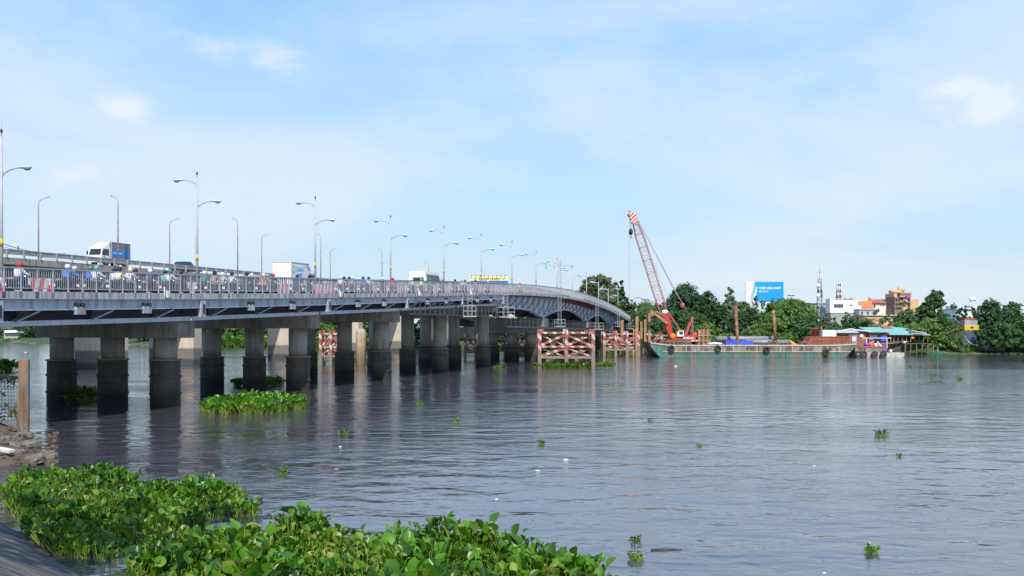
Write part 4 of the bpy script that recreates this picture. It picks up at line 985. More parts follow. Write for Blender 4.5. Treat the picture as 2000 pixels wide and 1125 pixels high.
for z in np.arange(.1, 2.2, .14): nz.tube([(x, .02 * math.sin(x * 3 + z), z + .03 * math.sin(x * 5 + z * 7)) for x in np.arange(-4, .01, .5)], .008, 4)
nz.build('net', M['rust'], r, world=False)
def weeds(pts, r, n, size, m, name, par=None, world=False):
    V, Fc = [], []
    for (cx, cy, cz, rr) in pts:
        for i in range(n):
            c = np.array([cx, cy, cz]) + rng.normal(0, rr / 2, 3) * np.array([.6, .5, 1.2]); a = rng.normal(0, 1, 3); a /= np.linalg.norm(a); b = np.cross(a, rng.normal(0, 1, 3)); b /= np.linalg.norm(b) + 1e-6
            s = size * rng.uniform(.5, 1.3); k = len(V); V += [c - a * s, c + b * s * .4, c + a * s, c - b * s * .4]; Fc.append((k, k + 1, k + 2, k + 3))
    return npmesh(name, V, Fc, m)
ww = [(random.uniform(-1.6, -.1), 0, random.choice([2.1, 2.0, 1.9, 1.5, .9, .7, .5]), random.uniform(.12, .28)) for _ in range(26)]
dryw = leafmat('dried_weed', (.10, .085, .03), (.28, .24, .08))
q = weeds(ww, 0, 26, .06, dryw, 'dried_weeds'); q.parent = r

# ------------------------------------------------------------------ barge with crane and cargo
YB = 140.8; kB = F / YB
def XB(px, Y=YB): return (px - 1000) * Y / F
bx0, bx1 = XB(1270), XB(1672); WB = 9.0; ZD = 1.72
barge = thing('barge', ((bx0 + bx1) / 2, YB + WB / 2, 0), 'long green and rust work barge moored beside the piles', 'barge')
def ztop(x):
    t = (x - bx0) / (bx1 - bx0); return ZD + .38 * max(0, 1 - t / .12) ** 1.5 + .18 * max(0, (t - .85) / .15) ** 1.5
secs = []
xs = np.linspace(0, 1, 41)
for t in xs:
    x = bx0 + (bx1 - bx0) * t
    zb_ = -.6 + (2.3 * max(0, 1 - t / .085) ** 1.6) + (2.3 * max(0, (t - .90) / .10) ** 1.8)
    zb_ = min(zb_, ztop(x) - .25)
    secs.append([Vector((x, YB, ztop(x))), Vector((x, YB, zb_)), Vector((x, YB + WB, zb_)), Vector((x, YB + WB, ztop(x)))])
h = MB(); h.sweep(secs, smooth=False); h.build('hull', M['hull'], barge)
up = MB(); us_ = [bx0 + (bx1 - bx0) * t for t in np.linspace(.10, .93, 24)]
up.sweep([[Vector((x, YB - .03, .85)), Vector((x, YB - .02, .85)), Vector((x, YB - .02, ztop(x) - .12)), Vector((x, YB - .03, ztop(x) - .12))] for x in us_]); up.build('worn_plating', M['hullworn'], barge)
tm = MB()
us_ = [bx0 + (bx1 - bx0) * t for t in np.linspace(.0, 1, 30)]
tm.sweep([[Vector((x, YB - .12, ztop(x) - .13)), Vector((x, YB + .1, ztop(x) - .13)), Vector((x, YB + .1, ztop(x) + .06)), Vector((x, YB - .12, ztop(x) + .06))] for x in us_])
us_ = [bx0 + (bx1 - bx0) * t for t in np.linspace(.06, .97, 24)]
tm.sweep([[Vector((x, YB - .14, .74)), Vector((x, YB - .001, .74)), Vector((x, YB - .001, .86)), Vector((x, YB - .14, .86))] for x in us_])
for x in np.linspace(bx0 + 3.4, bx1 - 2.4, 15): tm.box((x, YB - .07, (ztop(x) + .74) / 2), (.1, .12, ztop(x) - .9))
tm.build('rub_rail', M['trim'], barge)
dk = MB(); dk.sweep([[Vector((bx0 + (bx1 - bx0) * t, YB + .12, ztop(bx0 + (bx1 - bx0) * t) + .012)), Vector((bx0 + (bx1 - bx0) * t, YB + WB - .05, ztop(bx0 + (bx1 - bx0) * t) + .012)), Vector((bx0 + (bx1 - bx0) * t, YB + WB - .05, ztop(bx0 + (bx1 - bx0) * t) - .05)), Vector((bx0 + (bx1 - bx0) * t, YB + .12, ztop(bx0 + (bx1 - bx0) * t) - .05))] for t in xs]); dk.build('deck_plate', M['deckrust'], barge)
def torus_mesh(R_, r_, ax='Y'):
    d = MB(); n, m = 20, 9; vs = []
    for i in range(n):
        a = 2 * math.pi * i / n
        for j in range(m):
            b = 2 * math.pi * j / m; q = Vector(((R_ + r_ * math.cos(b)) * math.cos(a), r_ * 1.1 * math.sin(b), (R_ + r_ * math.cos(b)) * math.sin(a))); vs.append(q)
    d.add(vs, [(i * m + j, ((i + 1) % n) * m + j, ((i + 1) % n) * m + (j + 1) % m, i * m + (j + 1) % m) for i in range(n) for j in range(m)], 0, True); return d
ty = torus_mesh(.36, .15).build('tyre_fender', M['rubber'])
tyl = [(1311, 681, 'tyre hung on the barge side below the crane'), (1402, 681, 'tyre on the barge side below the sheet pile bundle'), (1497, 683, 'tyre on the barge side right of the tall spud pole'), (1613, 688, 'tyre on the barge side below the rusty cabin'),
       (1676, 693, 'leftmost tyre on the low pontoon, in the shade of the barge stern'), (1687, 693, 'second tyre from the left on the low pontoon'), (1708, 693, 'third tyre from the left on the low pontoon'), (1725, 693.5, 'rightmost tyre hanging on the low pontoon')]
for i, (px, py, lb) in enumerate(tyl):
    o = ty if i == 0 else ty.copy()
    if i: S.collection.objects.link(o)
    o.location = P(px, py, YB - .32 if i < 4 else 142.2); o.location.z = max(o.location.z, .38); tag(o, lb, 'tyre', 'tyre fenders')
# crawler crane
YC = 144.5
def C(px, py, dy=0): return P(px, py, YC) + Vector((0, dy, 0))
base = C(1333, 672); base.z = ZD + .03
cr = thing('crawler_crane', base, 'red crawler crane with a tall lattice boom on the barge', 'crane')
x0c, x1c = C(1296, 0).x, C(1346, 0).x
for dy in (-1.3, 1.3):
    t = MB(); pr = [(x0c + .35 - .35 * math.cos(a), base.z + .38 + .36 * math.sin(a)) for a in np.linspace(math.pi * .5, -math.pi * .5, 7)]
    loop = [(x0c + .36 + .36 * math.cos(a), base.z + .37 + .36 * math.sin(a)) for a in np.linspace(math.pi / 2, 3 * math.pi / 2, 8)] + [(x1c - .36 + .36 * math.cos(a), base.z + .37 + .36 * math.sin(a)) for a in np.linspace(-math.pi / 2, math.pi / 2, 8)]
    t.prism([(x, YC + dy - .3, z) for x, z in loop], (0, .6, 0))
    for x in np.arange(x0c + .1, x1c, .22): t.box((x, YC + dy, base.z + .73), (.14, .64, .05))
    tr_ = t.build('crawler_track', mat('muddy_track_steel', (.15, .11, .085), .9, 0, .3, 4), cr)
    wv = MB()
    for x in np.linspace(x0c + .4, x1c - .4, 6): wv.lathe((x, YC + dy - .32, base.z + .36), [(.02, -.04), (.22, -.03), (.22, .03), (.02, .04)], 10, ax='Y')
    wv.build('track_wheel', M['rust'], tr_)
c = MB(); c.box(((x0c + x1c) / 2, YC, base.z + .55), (2.0, 2.0, .5)); c.build('undercarriage', M['rust'], cr)
a, b = C(1311, 654), C(1362, 668)
c = MB(); c.prism([(a.x, YC - 1.25, b.z + .05), (b.x, YC - 1.25, b.z + .05), (b.x, YC - 1.25, a.z), (a.x + 1.2, YC - 1.25, a.z), (a.x, YC - 1.25, b.z + .5)], (0, 2.5, 0)); ho = c.build('machine_house', M['redpaint'], cr)
text_mesh('KOBELCO', .34, M['white'], ho, Matrix.Translation(Vector((a.x + 1.5, YC - 1.26, b.z + .5)) - wloc(cr)) @ RX, bold=.01)
q = MB()
for k in range(4): x = b.x - 1.5 + .34 * k; q.prism([(x, YC - 1.26, b.z + .1), (x + .17, YC - 1.26, b.z + .1), (x + .38, YC - 1.26, b.z + .34), (x + .21, YC - 1.26, b.z + .34)], (0, -.012, 0))
q.build('white_stripes', M['white'], ho)
c = MB(); c.lathe((b.x + .05, YC, base.z + .55), [(.62, -1.25), (.72, -1.1), (.72, 1.1), (.62, 1.25)], 14, ax='Y'); c.build('counterweight', mat('dark_red_counterweight', (.10, .035, .03), .7, 0, .2, 2), cr)
a2, b2_ = C(1319, 646), C(1332, 657)
c = MB(); c.prism([(a2.x, YC - 1.5, b2_.z), (b2_.x, YC - 1.5, b2_.z), (b2_.x, YC - 1.5, a2.z), (a2.x + .25, YC - 1.5, a2.z), (a2.x, YC - 1.5, b2_.z + .5)], (0, 1.0, 0)); cb = c.build('cab', M['dirtwhite'], cr)
q = MB(); q.box(((a2.x + b2_.x) / 2 + .1, YC - 1.505, (a2.z + b2_.z) / 2 + .08), (.5, .02, .42)); q.build('window', M['glass'], cb)
q = MB(); q.box(((a2.x + b2_.x) / 2 + .1, YC - 1.0, a2.z + .05), (b2_.x - a2.x, 1.1, .09)); q.build('roof', M['yellow'], cb)
q = MB(); q.lathe((C(1312, 0).x, YC - 1.0, C(0, 657).z), [(.02, -.12), (.46, -.12), (.46, .12), (.02, .12)], 14, ax='Y'); q.build('winch_drum', M['orange'], cr)
# lattice boom
A0, A1 = C(1313, 664), C(1240, 432)
def lattice(p0, p1, w0, wm, w1, nseg, m, name, par, tch=.055, tl=.03):
    ax = (p1 - p0); Lg = ax.length; ax.normalize(); sx = Vector((0, 1, 0)); sy = ax.cross(sx).normalized(); d = MB()
    def wd(t):
        if t < .16: return w0 + (wm - w0) * t / .16
        if t > .84: return wm + (w1 - wm) * (t - .84) / .16
        return wm
    cn = []
    for i in range(nseg + 1):
        t = i / nseg; c = p0 + ax * Lg * t; h_ = wd(t) / 2; cn.append([c + sx * (a * h_) + sy * (b * h_) for a, b in ((-1, -1), (1, -1), (1, 1), (-1, 1))])
    for i in range(nseg):
        for k in range(4): d.bar(cn[i][k], cn[i + 1][k], tch * 1.5, tch * 1.5)
        for k in range(4):
            a_, b_ = (k, (k + 1) % 4) if i % 2 else ((k + 1) % 4, k)
            d.bar(cn[i][a_], cn[i + 1][b_], tl * 1.1, tl * 1.1); 
            if i % 4 == 0: d.bar(cn[i][k], cn[i][(k + 1) % 4], tl * 2, tl * 2)
    return d.build(name, m, par)
p1_, p2_ = C(1296, 610), C(1289, 588)
lattice(p1_, A1, .95, 1.15, .62, 28, M['boom'], 'lattice_boom', cr)
ax = (p1_ - A0).normalized(); sy = ax.cross(Vector((0, 1, 0))).normalized()
c = MB(); c.prism([A0 + Vector((0, -.5, 0)) - sy * .25, A0 + Vector((0, -.5, 0)) + sy * .25, p1_ + Vector((0, -.5, 0)) + sy * .62, p1_ + Vector((0, -.5, 0)) - sy * .62], (0, .16, 0))
c.prism([A0 + Vector((0, .4, 0)) - sy * .25, A0 + Vector((0, .4, 0)) + sy * .25, p1_ + Vector((0, .4, 0)) + sy * .62, p1_ + Vector((0, .4, 0)) - sy * .62], (0, .16, 0))
bf = c.build('boom_foot', M['redpaint'], cr)
e = C(1297.5, 608.5); q = MB(); q.prism([(e.x + .42 * math.cos(a), YC - .53, e.z + .26 * math.sin(a)) for a in np.linspace(0, 2 * math.pi, 21)[:-1]], (0, -.03, 0)); em = q.build('oval_emblem', M['white'], bf)
q = MB()
for s in (-.16, .14): q.prism([(e.x + s - .12, YC - .56, e.z - .12), (e.x + s + .12, YC - .56, e.z - .12), (e.x + s, YC - .56, e.z + .14)], (0, -.02, 0))
q.build('blue_mark', M['bluepl'], em)
# pile guide reaching to the left
q = MB(); q.bar(C(1302, 632, -.6), C(1278, 613, -.6), .5, .35); q.bar(C(1278, 613, -.6), C(1271, 611, -.6), .5, .6); q.bar(C(1300, 620, -.6), C(1280, 608, -.6), .12, .15); q.bar(C(1271, 606, -.6), C(1271, 618, -.6), .35, .35)
q.build('pile_guide', M['pile'], cr)
hd = MB(); hd.prism([A1 + Vector((-.5, -.4, -.3)), A1 + Vector((.35, -.4, -.5)), C(1243, 418, -.4), C(1232, 414, -.4), C(1229, 421, -.4)], (0, .8, 0)); ho2 = hd.build('boom_head', stripes('boom_head_paint', (.55, .07, .05), (.75, .72, .68), .6, 1, -1, .6, wear=.2), cr)
q = MB(); q.bar(C(1236, 416), C(1226, 411), .1, .12); q.bar(C(1233, 422), C(1225, 421), .1, .12); q.lathe(C(1229, 420), [(.02, -.1), (.28, -.1), (.28, .1), (.02, .1)], 12, ax='Y'); q.build('sheave', M['boom'], ho2)
wr = MB(); hk = C(1232, 447); tp = C(1230, 421)
for s in (-.06, .06): wr.tube([tp + Vector((s, 0, 0)), hk + Vector((s, 0, 0))], .02, 5)
wr.tube([C(1229.5, 421, .1), C(1228.5, 600, .1)], .018, 5)
for s in (-.3, .3):
    wr.tube([C(1243, 424, s), C(1315, 562, s)], .03, 5); wr.tube([C(1315, 562, s), C(1350, 622, s)], .03, 5)
wr.tube([C(1241, 428), C(1300, 570), C(1322, 640)], .018, 5)
wr.build('wire_rope', colmat('wire_rope_steel', (.28, .22, .22), .6), cr)
q = MB(); q.lathe((hk.x, YC, hk.z - .95), [(.05, 0), (.26, .2), (.30, .6), (.18, .95)], 12); q.tube([(hk.x, YC, hk.z - .95), (hk.x + .12, YC, hk.z - 1.15), (hk.x + .02, YC, hk.z - 1.35), (hk.x - .12, YC, hk.z - 1.2)], .05, 6); q.build('hook_block', M['black'], cr)
q = MB(); gp_ = C(1350, 622); q.bar(gp_ + Vector((0, -.6, 0)), C(1338, 657, -.6), .18); q.bar(gp_ + Vector((0, .6, 0)), C(1338, 657, .6), .18); q.bar(gp_ + Vector((0, -.6, 0)), C(1353, 657, -.6), .14); q.bar(gp_ + Vector((0, .6, 0)), C(1353, 657, .6), .14); q.bar(gp_ + Vector((0, -.7, 0)), gp_ + Vector((0, .7, 0)), .3, .5)
q.bar(C(1339, 652, -.6), C(1346, 632, -.6), .3, .12); q.build('gantry', M['boom'], cr)
q = MB(); q.lathe((C(1333, 0).x, YC, C(0, 597).z), [(.1, -.4), (.32, -.2), (.32, .25), (.15, .4)], 10); q.tube([C(1333, 603), C(1350, 622)], .03, 5); q.tube([C(1333, 592), C(1315, 562)], .03, 5); q.build('bridle_block', M['boom'], cr)
d = MB()
for s in (-.35, .35): d.bar(C(1304, 608, s), C(1331, 650, s), .12)
d.build('backstop', M['boom'], cr)
# things on the deck
def lathe_thing(name, px, py, Y, prof, m, label, cat, group=None, z=None, n=16):
    o = P(px, py, Y); d = MB(); d.lathe((0, 0, 0), prof, n); q = d.build(name, m); q.location = (o.x, o.y, o.z if z is None else z); return tag(q, label, cat, group)
lathe_thing('drum', 1357, 657, YC, [(.3, 0), (.3, .42), (.28, .45)], M['orange'], 'orange and white drum on top of the crane house', 'drum', z=CAMZ + (HY - 656) * YC / F)
r = thing('sheet_pile_bundle', (XB(1375, 143.5), 143.5, ZD + .02), 'upright bundle of rusty sheet piles strapped behind the crane', 'sheet piles')
for i in range(6):
    d = MB(); x = -.75 + .3 * i; d.prism([(x - .14, -.3 + (i % 2) * .12, 0), (x + .14, -.3 + (i % 2) * .12, 0), (x + .14, .3, 0), (x - .14, .3, 0)], (0, 0, 2.15 + .06 * ((i * 7) % 3))); d.build('sheet_pile', M['rust'] if i % 2 else M['pile'], r, world=False)
d = MB()
for z in (.55, 1.35): d.box((0, -.34, z), (1.9, .06, .08))
d.build('strap', M['trim'], r, world=False)
def pipe_th(xa, xb, py, Y, rad, label):
    z = max(CAMZ + (HY - py) * Y / F, ZD + rad); a, b = XB(xa, Y), XB(xb, Y); d = MB(); pr = [(rad * .92, -.0), (rad * .92, .02)]
    n = 22; d.lathe((0, 0, 0), [(rad, 0), (rad, b - a)], n, ax='X')
    for x in np.linspace(.6, b - a - .6, 4): d.lathe((x, 0, 0), [(rad + .03, -.05), (rad + .03, .05)], n, ax='X')
    q = d.build('steel_pipe', M['grey_pipe']); q.location = (a, Y, z); tag(q, label, 'pipe', 'large steel pipes on the barge'); return q
pipe_th(1399, 1516, 662, 147.4, .42, 'long grey steel pipe lying at the back of the barge deck')
pipe_th(1452, 1542, 669, 145.9, .36, 'shorter grey steel pipe lying in front of the long one')
o = P(1441, 669, 144.2); d = MB(); sec = []
for i in range(13):
    x = -1.95 + .325 * i; hh = .62 + .10 * math.sin(i * 1.7) - .2 * (i in (0, 12)); sec.append([Vector((x, -.55, 0)), Vector((x, -.5, hh * .55)), Vector((x, -.2 + .05 * math.sin(i * 2.3), hh)), Vector((x, .3, hh * .93)), Vector((x, .55, 0))])
d.sweep(sec, smooth=False); q = d.build('tarpaulin', M['blue']); q.location = (o.x, 143.6, ZD + .02); tag(q, 'bright blue tarpaulin over cargo in the middle of the barge', 'tarpaulin')
for i, (px, s, c_, lb) in enumerate(((1388, .35, 'dirtwhite', 'white sack nearest the sheet pile bundle'), (1396, .4, 'white', 'larger white sack in the middle of the deck sacks'), (1405, .33, 'white', 'white sack against the blue tarpaulin'), (1392, .28, 'foam', 'small tan sack leaning behind the white ones'))):
    d = MB(); d.sphere((0, 0, s * .45), s, 9, 6, sc=(1.3, .9, .55)); q = d.build('sack', M[c_]); q.location = (XB(px, 142.6 + .4 * (i % 2)), 142.6 + .4 * (i % 2), ZD + .03); tag(q, lb, 'sack', 'sacks on the barge deck')
d = MB()
for s in range(5): d.bar((s * .35, -.3, .1), (s * .35 + .5, .5, .2 + .08 * (s % 2)), .12)
d.box((.8, .2, .45), (1.4, .5, .25)); q = d.build('timber_cradle', M['rust']); q.location = (XB(1500, 143.3), 143.3, ZD + .02); tag(q, 'rusty steel cradle in front of the grey pipes', 'cradle')
d = MB()
for s in range(9): d.bar((random.uniform(-2, 2), random.uniform(-1, 1), .1 + .05 * s), (random.uniform(-2, 2), random.uniform(-1, 1), .12 + .04 * s), .1)
q = d.build('scrap_pile', M['rust']); q.location = (XB(1556, 144), 144, ZD + .02); tag(q, 'heap of rusty scrap beams before the rusty cabin', 'scrap heap')
d = MB(); d.prism([(-.2, 0, 0), (.5, 0, 0), (-.5, 0, .7), (-.7, 0, .7)], (0, .3, 0)); q = d.build('bollard_wedge', M['yellow']); q.location = (XB(1546, 144), 142.8, ZD + .02); tag(q, 'yellow brace at the end of the shorter pipe', 'brace')
# rusty cabin
r = thing('deck_cabin', (XB(1622, 144), 144.5, ZD + .03), 'long rust red steel cabin at the stern of the barge', 'cabin')
cw = (1661 - 1583) / (F / 143.3); ch = CAMZ + (HY - 657.5) * 143.3 / F - ZD
d = MB(); d.box((0, 1, ch / 2), (cw, 4, ch)); wl_ = d.build('wall', M['rustcab'], r, world=False)
d = MB()
for x in np.linspace(-cw / 2, cw / 2, 9): d.box((x, -1.03, ch / 2), (.06, .05, ch))
d.box((0, -1.03, ch - .03), (cw + .1, .08, .09)); d.box((0, -1.03, ch * .5), (cw, .05, .05)); d.build('rib', M['rust'], wl_, world=False)
d = MB(); d.prism([(-cw / 2, -1, 0), (-cw / 2 - .7, -1, 0), (-cw / 2 - .2, -1, ch * .7), (-cw / 2, -1, ch)], (0, 3, 0)); d.build('ramp', M['rustcab'], r, world=False)
d = MB(); d.lathe((-1.9, .6, ch), [(.42, 0), (.42, 1.0), (.48, 1.02), (.48, 1.25)], 12); d.tube([(-.9, .8, ch), (-.9, .8, ch + 1.5)], .14, 8); d.build('funnel', M['rustcab'], r, world=False)
d = MB(); d.box((-.35, 0, ch + .45), (1.75, 1.5, .9)); d.box((.75, .2, ch + .40), (.22, 1.2, .8)); q = d.build('water_tank', M['white']); q.location = wloc(r); q.location.z += .012; tag(q, 'white rectangular tank on top of the rusty cabin', 'tank')

# ------------------------------------------------------------------ pontoon, sampan and goods
YP = 143.2
def XP(px, Y=YP): return (px - 1000) * Y / F
pt = thing('pontoon', (XP(1715), YP + 1, 0), 'low grey pontoon hung with tyres behind the barge stern', 'pontoon')
d = MB(); d.sweep([[Vector((x, YP - .4, zb)), Vector((x, YP + 2.2, zb)), Vector((x, YP + 2.2, zt)), Vector((x, YP - .4, zt))] for x, zb, zt in ((XP(1668), -.3, 1.55), (XP(1680), -.3, 1.45), (XP(1728), -.3, 1.4))]); d.build('hull', M['hullworn'], pt)
d = MB(); d.sweep([[Vector((x, YP - .6, zb)), Vector((x, YP + 1.6, zb)), Vector((x, YP + 1.6, .62)), Vector((x, YP - .6, .62))] for x, zb in ((XP(1690), -.3), (XP(1750), -.3), (XP(1763), .1))]); d.build('low_deck', M['trim'], pt)
d = MB(); d.box((XP(1700), YP - .45, 1.45), (XP(1728) - XP(1672), .12, .14)); d.build('gunwale', mat('faded_red_gunwale', (.45, .14, .11), .8, 0, .2, 3), pt)
sm_ = MB(); secs = []
for t in np.linspace(0, 1, 12):
    x = XP(1712, 146) + (XP(1758, 146) - XP(1712, 146)) * t; ww_ = .85 * math.sin(math.pi * (.12 + .85 * t)) ** .7; zt = .75 + .75 * t ** 3; zb = -.2 + .9 * t ** 4
    secs.append([Vector((x, 146 - ww_, zt)), Vector((x, 146 - ww_ * .5, zb)), Vector((x, 146 + ww_ * .5, zb)), Vector((x, 146 + ww_, zt))])
sm_.sweep(secs); q = sm_.build('sampan', M['wooddark']); tag(q, 'dark wooden sampan with a raised bow beside the pontoon', 'boat')
goods = [('tub', 1695, 'purple', .42, .45, 1.46, 'purple tub on the pontoon'), ('barrel', 1703, 'orange', .32, .72, 1.42, 'orange barrel in the middle of the pontoon'), ('bucket', 1712.5, 'foam', .28, .5, 1.42, 'cream bucket right of the orange barrel'), ('bucket', 1718, 'dirtwhite', .2, .45, 1.42, 'small pale bucket at the end of the raised deck'),
         ('basin', 1683, 'redpl', .42, .2, 1.46, 'dark red basin at the left of the pontoon'), ('barrel', 1730, 'bluepl', .22, .62, .63, 'blue barrel with a white lid on the low deck'), ('bucket', 1736, 'redpl', .2, .32, .63, 'red bucket on the low deck'), ('bucket', 1740, 'white', .2, .4, .63, 'white bucket at the end of the low deck goods')]
for nm_, px, c_, r_, h_, z_, lb in goods:
    d = MB(); d.lathe((0, 0, 0), [(r_ * .85, 0), (r_, h_ * .5), (r_ * .95, h_), (r_ * .8, h_ + .02)], 14); q = d.build(nm_, M[c_]); q.location = (XP(px), YP + (.4 if z_ > 1 else .1), z_ + .002); tag(q, lb, nm_, 'containers on the pontoon')
d = MB(); d.tube([P(1713, 667, YP + .2), P(1727, 682.5, YP - .4)], .07, 8); tag(d.build('white_pole', M['white']), 'slanting white pole leaning on the pontoon', 'pole')
# small green boat at the water edge
o = Wt(1828, 693); d = MB(); d.sweep([[Vector((x, -w2, zt)), Vector((x, -w2 * .5, -.1)), Vector((x, w2 * .5, -.1)), Vector((x, w2, zt))] for x, w2, zt in ((-.8, .1, .4), (-.5, .4, .32), (.3, .42, .3), (.8, .15, .4))]); q = d.build('rowing_boat', M['greenpl']); q.location = (o.x, o.y - .3, 0); tag(q, 'tiny bright green boat at the muddy water edge', 'boat')
d = MB(); d.box((0, 0, .6), (.25, .2, .7)); d.sphere((0, 0, 1.1), .13, 8, 6); q = d.build('net_bundle', mat('teal_net', (.08, .22, .19), .8)); q.location = (o.x + .1, o.y - .3, 0.05); tag(q, 'teal net bundle standing in the green boat', 'net')

# ------------------------------------------------------------------ riverside shacks
def shack(label, px0, px1, Y, ytop, yeave, ybase, roofm, wallm, depth=4, over=.25, parts=None):
    x0, x1 = (px0 - 1000) * Y / F, (px1 - 1000) * Y / F; z = lambda py: CAMZ + (HY - py) * Y / F
    r = thing('riverside_shack', ((x0 + x1) / 2, Y, z(ybase)), label, 'shack', 'riverside shacks')
    if wallm: MB().box(((x0 + x1) / 2, Y + depth / 2, (z(yeave) + z(ybase)) / 2), (x1 - x0 - .1, depth, z(yeave) - z(ybase))).build('wall', wallm, r)
    d = MB(); d.prism([(x0 - over, Y - .5, z(yeave)), (x0 - over, Y + depth, z(ytop)), (x0 - over, Y + depth, z(ytop) + .08), (x0 - over, Y - .5, z(yeave) + .08)], (x1 - x0 + 2 * over, 0, 0))
    for x in np.arange(x0 - over + .1, x1 + over, .45): d.bar((x, Y - .5, z(yeave) + .1), (x, Y + depth, z(ytop) + .1), .06, .04)
    d.build('roof', roofm, r); return r, x0, x1, z
YS = 160.5
r, x0, x1, z = shack('long brown shack with a pale pitched roof edge', 1634, 1697, YS, 645.5, 647, 675, M['tin'], M['brick'])
d = MB(); d.prism([(x0 - .3, YS - .55, z(647)), (x0 + 2.0, YS - .55, z(641.5)), (x1 + .2, YS - .55, z(647)), (x1 + .2, YS - .55, z(648.6)), (x0 + 2, YS - .55, z(643)), (x0 - .3, YS - .55, z(648.6))], (0, -.08, 0)); d.build('fascia_board', M['white'], r)
d = MB(); d.box((x1 - 1.2, YS - .04, z(655)), (.5, .1, .5)); d.build('window', M['white'], r)
r, x0, x1, z = shack('small pale lean-to with grey posts beside the brown shack', 1627, 1672, YS - 2.5, 648, 650, 672, M['tin'], None, 2.0)
d = MB()
for x in np.linspace(x1 - 1.1, x1, 5): d.box((x, YS - 2.5, (z(652) + z(671)) / 2), (.07, .07, z(652) - z(671)))
d.box((x1 - .55, YS - 2.45, z(661)), (1.1, .03, .9)); d.build('grille', M['tin'], r)
r, x0, x1, z = shack('shack with a teal sheet roof and dark doorway', 1697, 1733, YS - .5, 640, 649, 676, M['teal'], M['brick'])
d = MB(); d.box(((x0 + x1) / 2, YS - .53, z(661)), (1.6, .05, 1.3)); d.build('doorway', M['black'], r)
d = MB(); d.box((x0 + 1.0, YS - .56, z(658)), (.5, .05, .5)); d.build('window', M['bluepl'], r)
r, x0, x1, z = shack('open sided shack with the larger teal roof', 1739, 1779, YS - 1.5, 643, 654, 668, M['teal'], None)
d = MB()
for x in np.linspace(x0, x1, 6):
    for y in (YS - 1.4, YS + 1.8): d.bar((x, y, z(653)), (x + random.uniform(-.15, .15), y, z(668)), .1)
d.build('post', M['wood'], r); MB().box(((x0 + x1) / 2, YS + 2.2, z(661)), (x1 - x0, .1, 1.1)).build('back_wall', M['wooddark'], r)
r, x0, x1, z = shack('grey tin lean-to at the right end of the shacks', 1779, 1812, YS - .5, 648, 655, 668, M['greywall'], None)
d = MB()
for x in np.linspace(x0, x1, 5): d.bar((x, YS - .4, z(654)), (x, YS - .4, z(668)), .09)
d.build('post', M['wood'], r); MB().box(((x0 + x1) / 2, YS + 3, z(661)), (x1 - x0, .1, 1.0)).build('back_wall', M['wooddark'], r)
d = MB(); d.prism([(-1.2, 0, .35), (1.2, 0, -.1), (1.2, 0, -.03), (-1.2, 0, .42)], (0, 1.5, 0)); q = d.build('roof_sheet', M['white']); q.location = P(1795, 650, YS - 2.2); tag(q, 'white roofing sheet tilted above the tin lean-to', 'roof sheet')
for px, py, w_, lb in ((1757, 640, 26, 'teal and white sheet roof higher up behind the teal shack'), (1774, 641, 20, 'brown roof behind the teal roofs'), (1735, 638.5, 14, 'low brick gable behind the brown shack')):
    rr = thing('back_shed', P(px, 668, 167), lb, 'shed', 'sheds behind the riverside shacks'); k = F / 167; w_m = w_ / k; hz_ = (668 - py) / k
    MB().box((0, 1.5, hz_ * .45), (w_m, 3, hz_ * .9)).build('wall', M['brick'] if 'brick' in lb else M['greywall'], rr, world=False)
    MB().prism([(-w_m / 2 - .2, -.3, hz_ * .9), (-w_m / 2 - .2, 3.2, hz_ * 1.05), (-w_m / 2 - .2, 3.2, hz_ * 1.05 + .07), (-w_m / 2 - .2, -.3, hz_ * .9 + .07)], (w_m + .4, 0, 0)).build('roof', M['teal'] if 'teal and' in lb else M['red_roof'], rr, world=False)
# stilt platform
o = P(1790, 671, 156.5); r = thing('stilt_platform', (o.x, o.y, 0), 'rickety platform on thin wooden stilts over the mud', 'platform')
wd_ = 4.4; d = MB(); d.box((0, 0, o.z), (wd_, 2.4, .12)); d.build('floor', M['wooddark'], r, world=False)
for i in range(16):
    d = MB(); x = -wd_ / 2 + wd_ * i / 15; d.tube([(x + random.uniform(-.1, .1), -1.1 + (i % 3) * .9, -.2), (x, -1.1 + (i % 3) * .9, o.z)], .05, 6); d.build('stilt', M['wood'], r, world=False)
o = P(1745, 671, 156.8); r = thing('brush_fence', (o.x, o.y, 0), 'dark brushwood screen along the mud between boats and platform', 'fence')
d = MB()
for i in range(60): x = random.uniform(-2.2, 2.4); d.bar((x, random.uniform(-.2, .2), 0), (x + random.uniform(-.3, .3), random.uniform(-.2, .2), random.uniform(.8, 1.7)), .05)
d.build('stakes', M['wooddark'], r, world=False)
d = MB(); d.box((0, 0, .5), (.95, .8, 1.0)); d.box((0, 0, 1.02), (.7, .6, .08)); q = d.build('water_tank', M['bluepl']); q.location = P(1725, 669.5, 156); tag(q, 'square blue plastic tank in front of the teal roofed shack', 'tank')
MBd = MB(); MBd.box((0, 0, 0), (4.2, 1.2, .1)); q = MBd.build('plank_walk', mat('faded_red_planks', (.42, .16, .13), .8)); q.location = P(1716, 670.5, 155.6); tag(q, 'faded red plank walk under the blue tank', 'walkway')
d = MB()
for s in (-1.6, 1.6): d.bar((s, 0, -1.6), (s, 0, 0), .12)
d.box((0, 0, .02), (4.6, .2, .12)); q = d.build('awning_pole', M['tin']); q.location = P(1712, 660.5, 155); tag(q, 'pale horizontal pole on posts before the shack doors', 'pole')
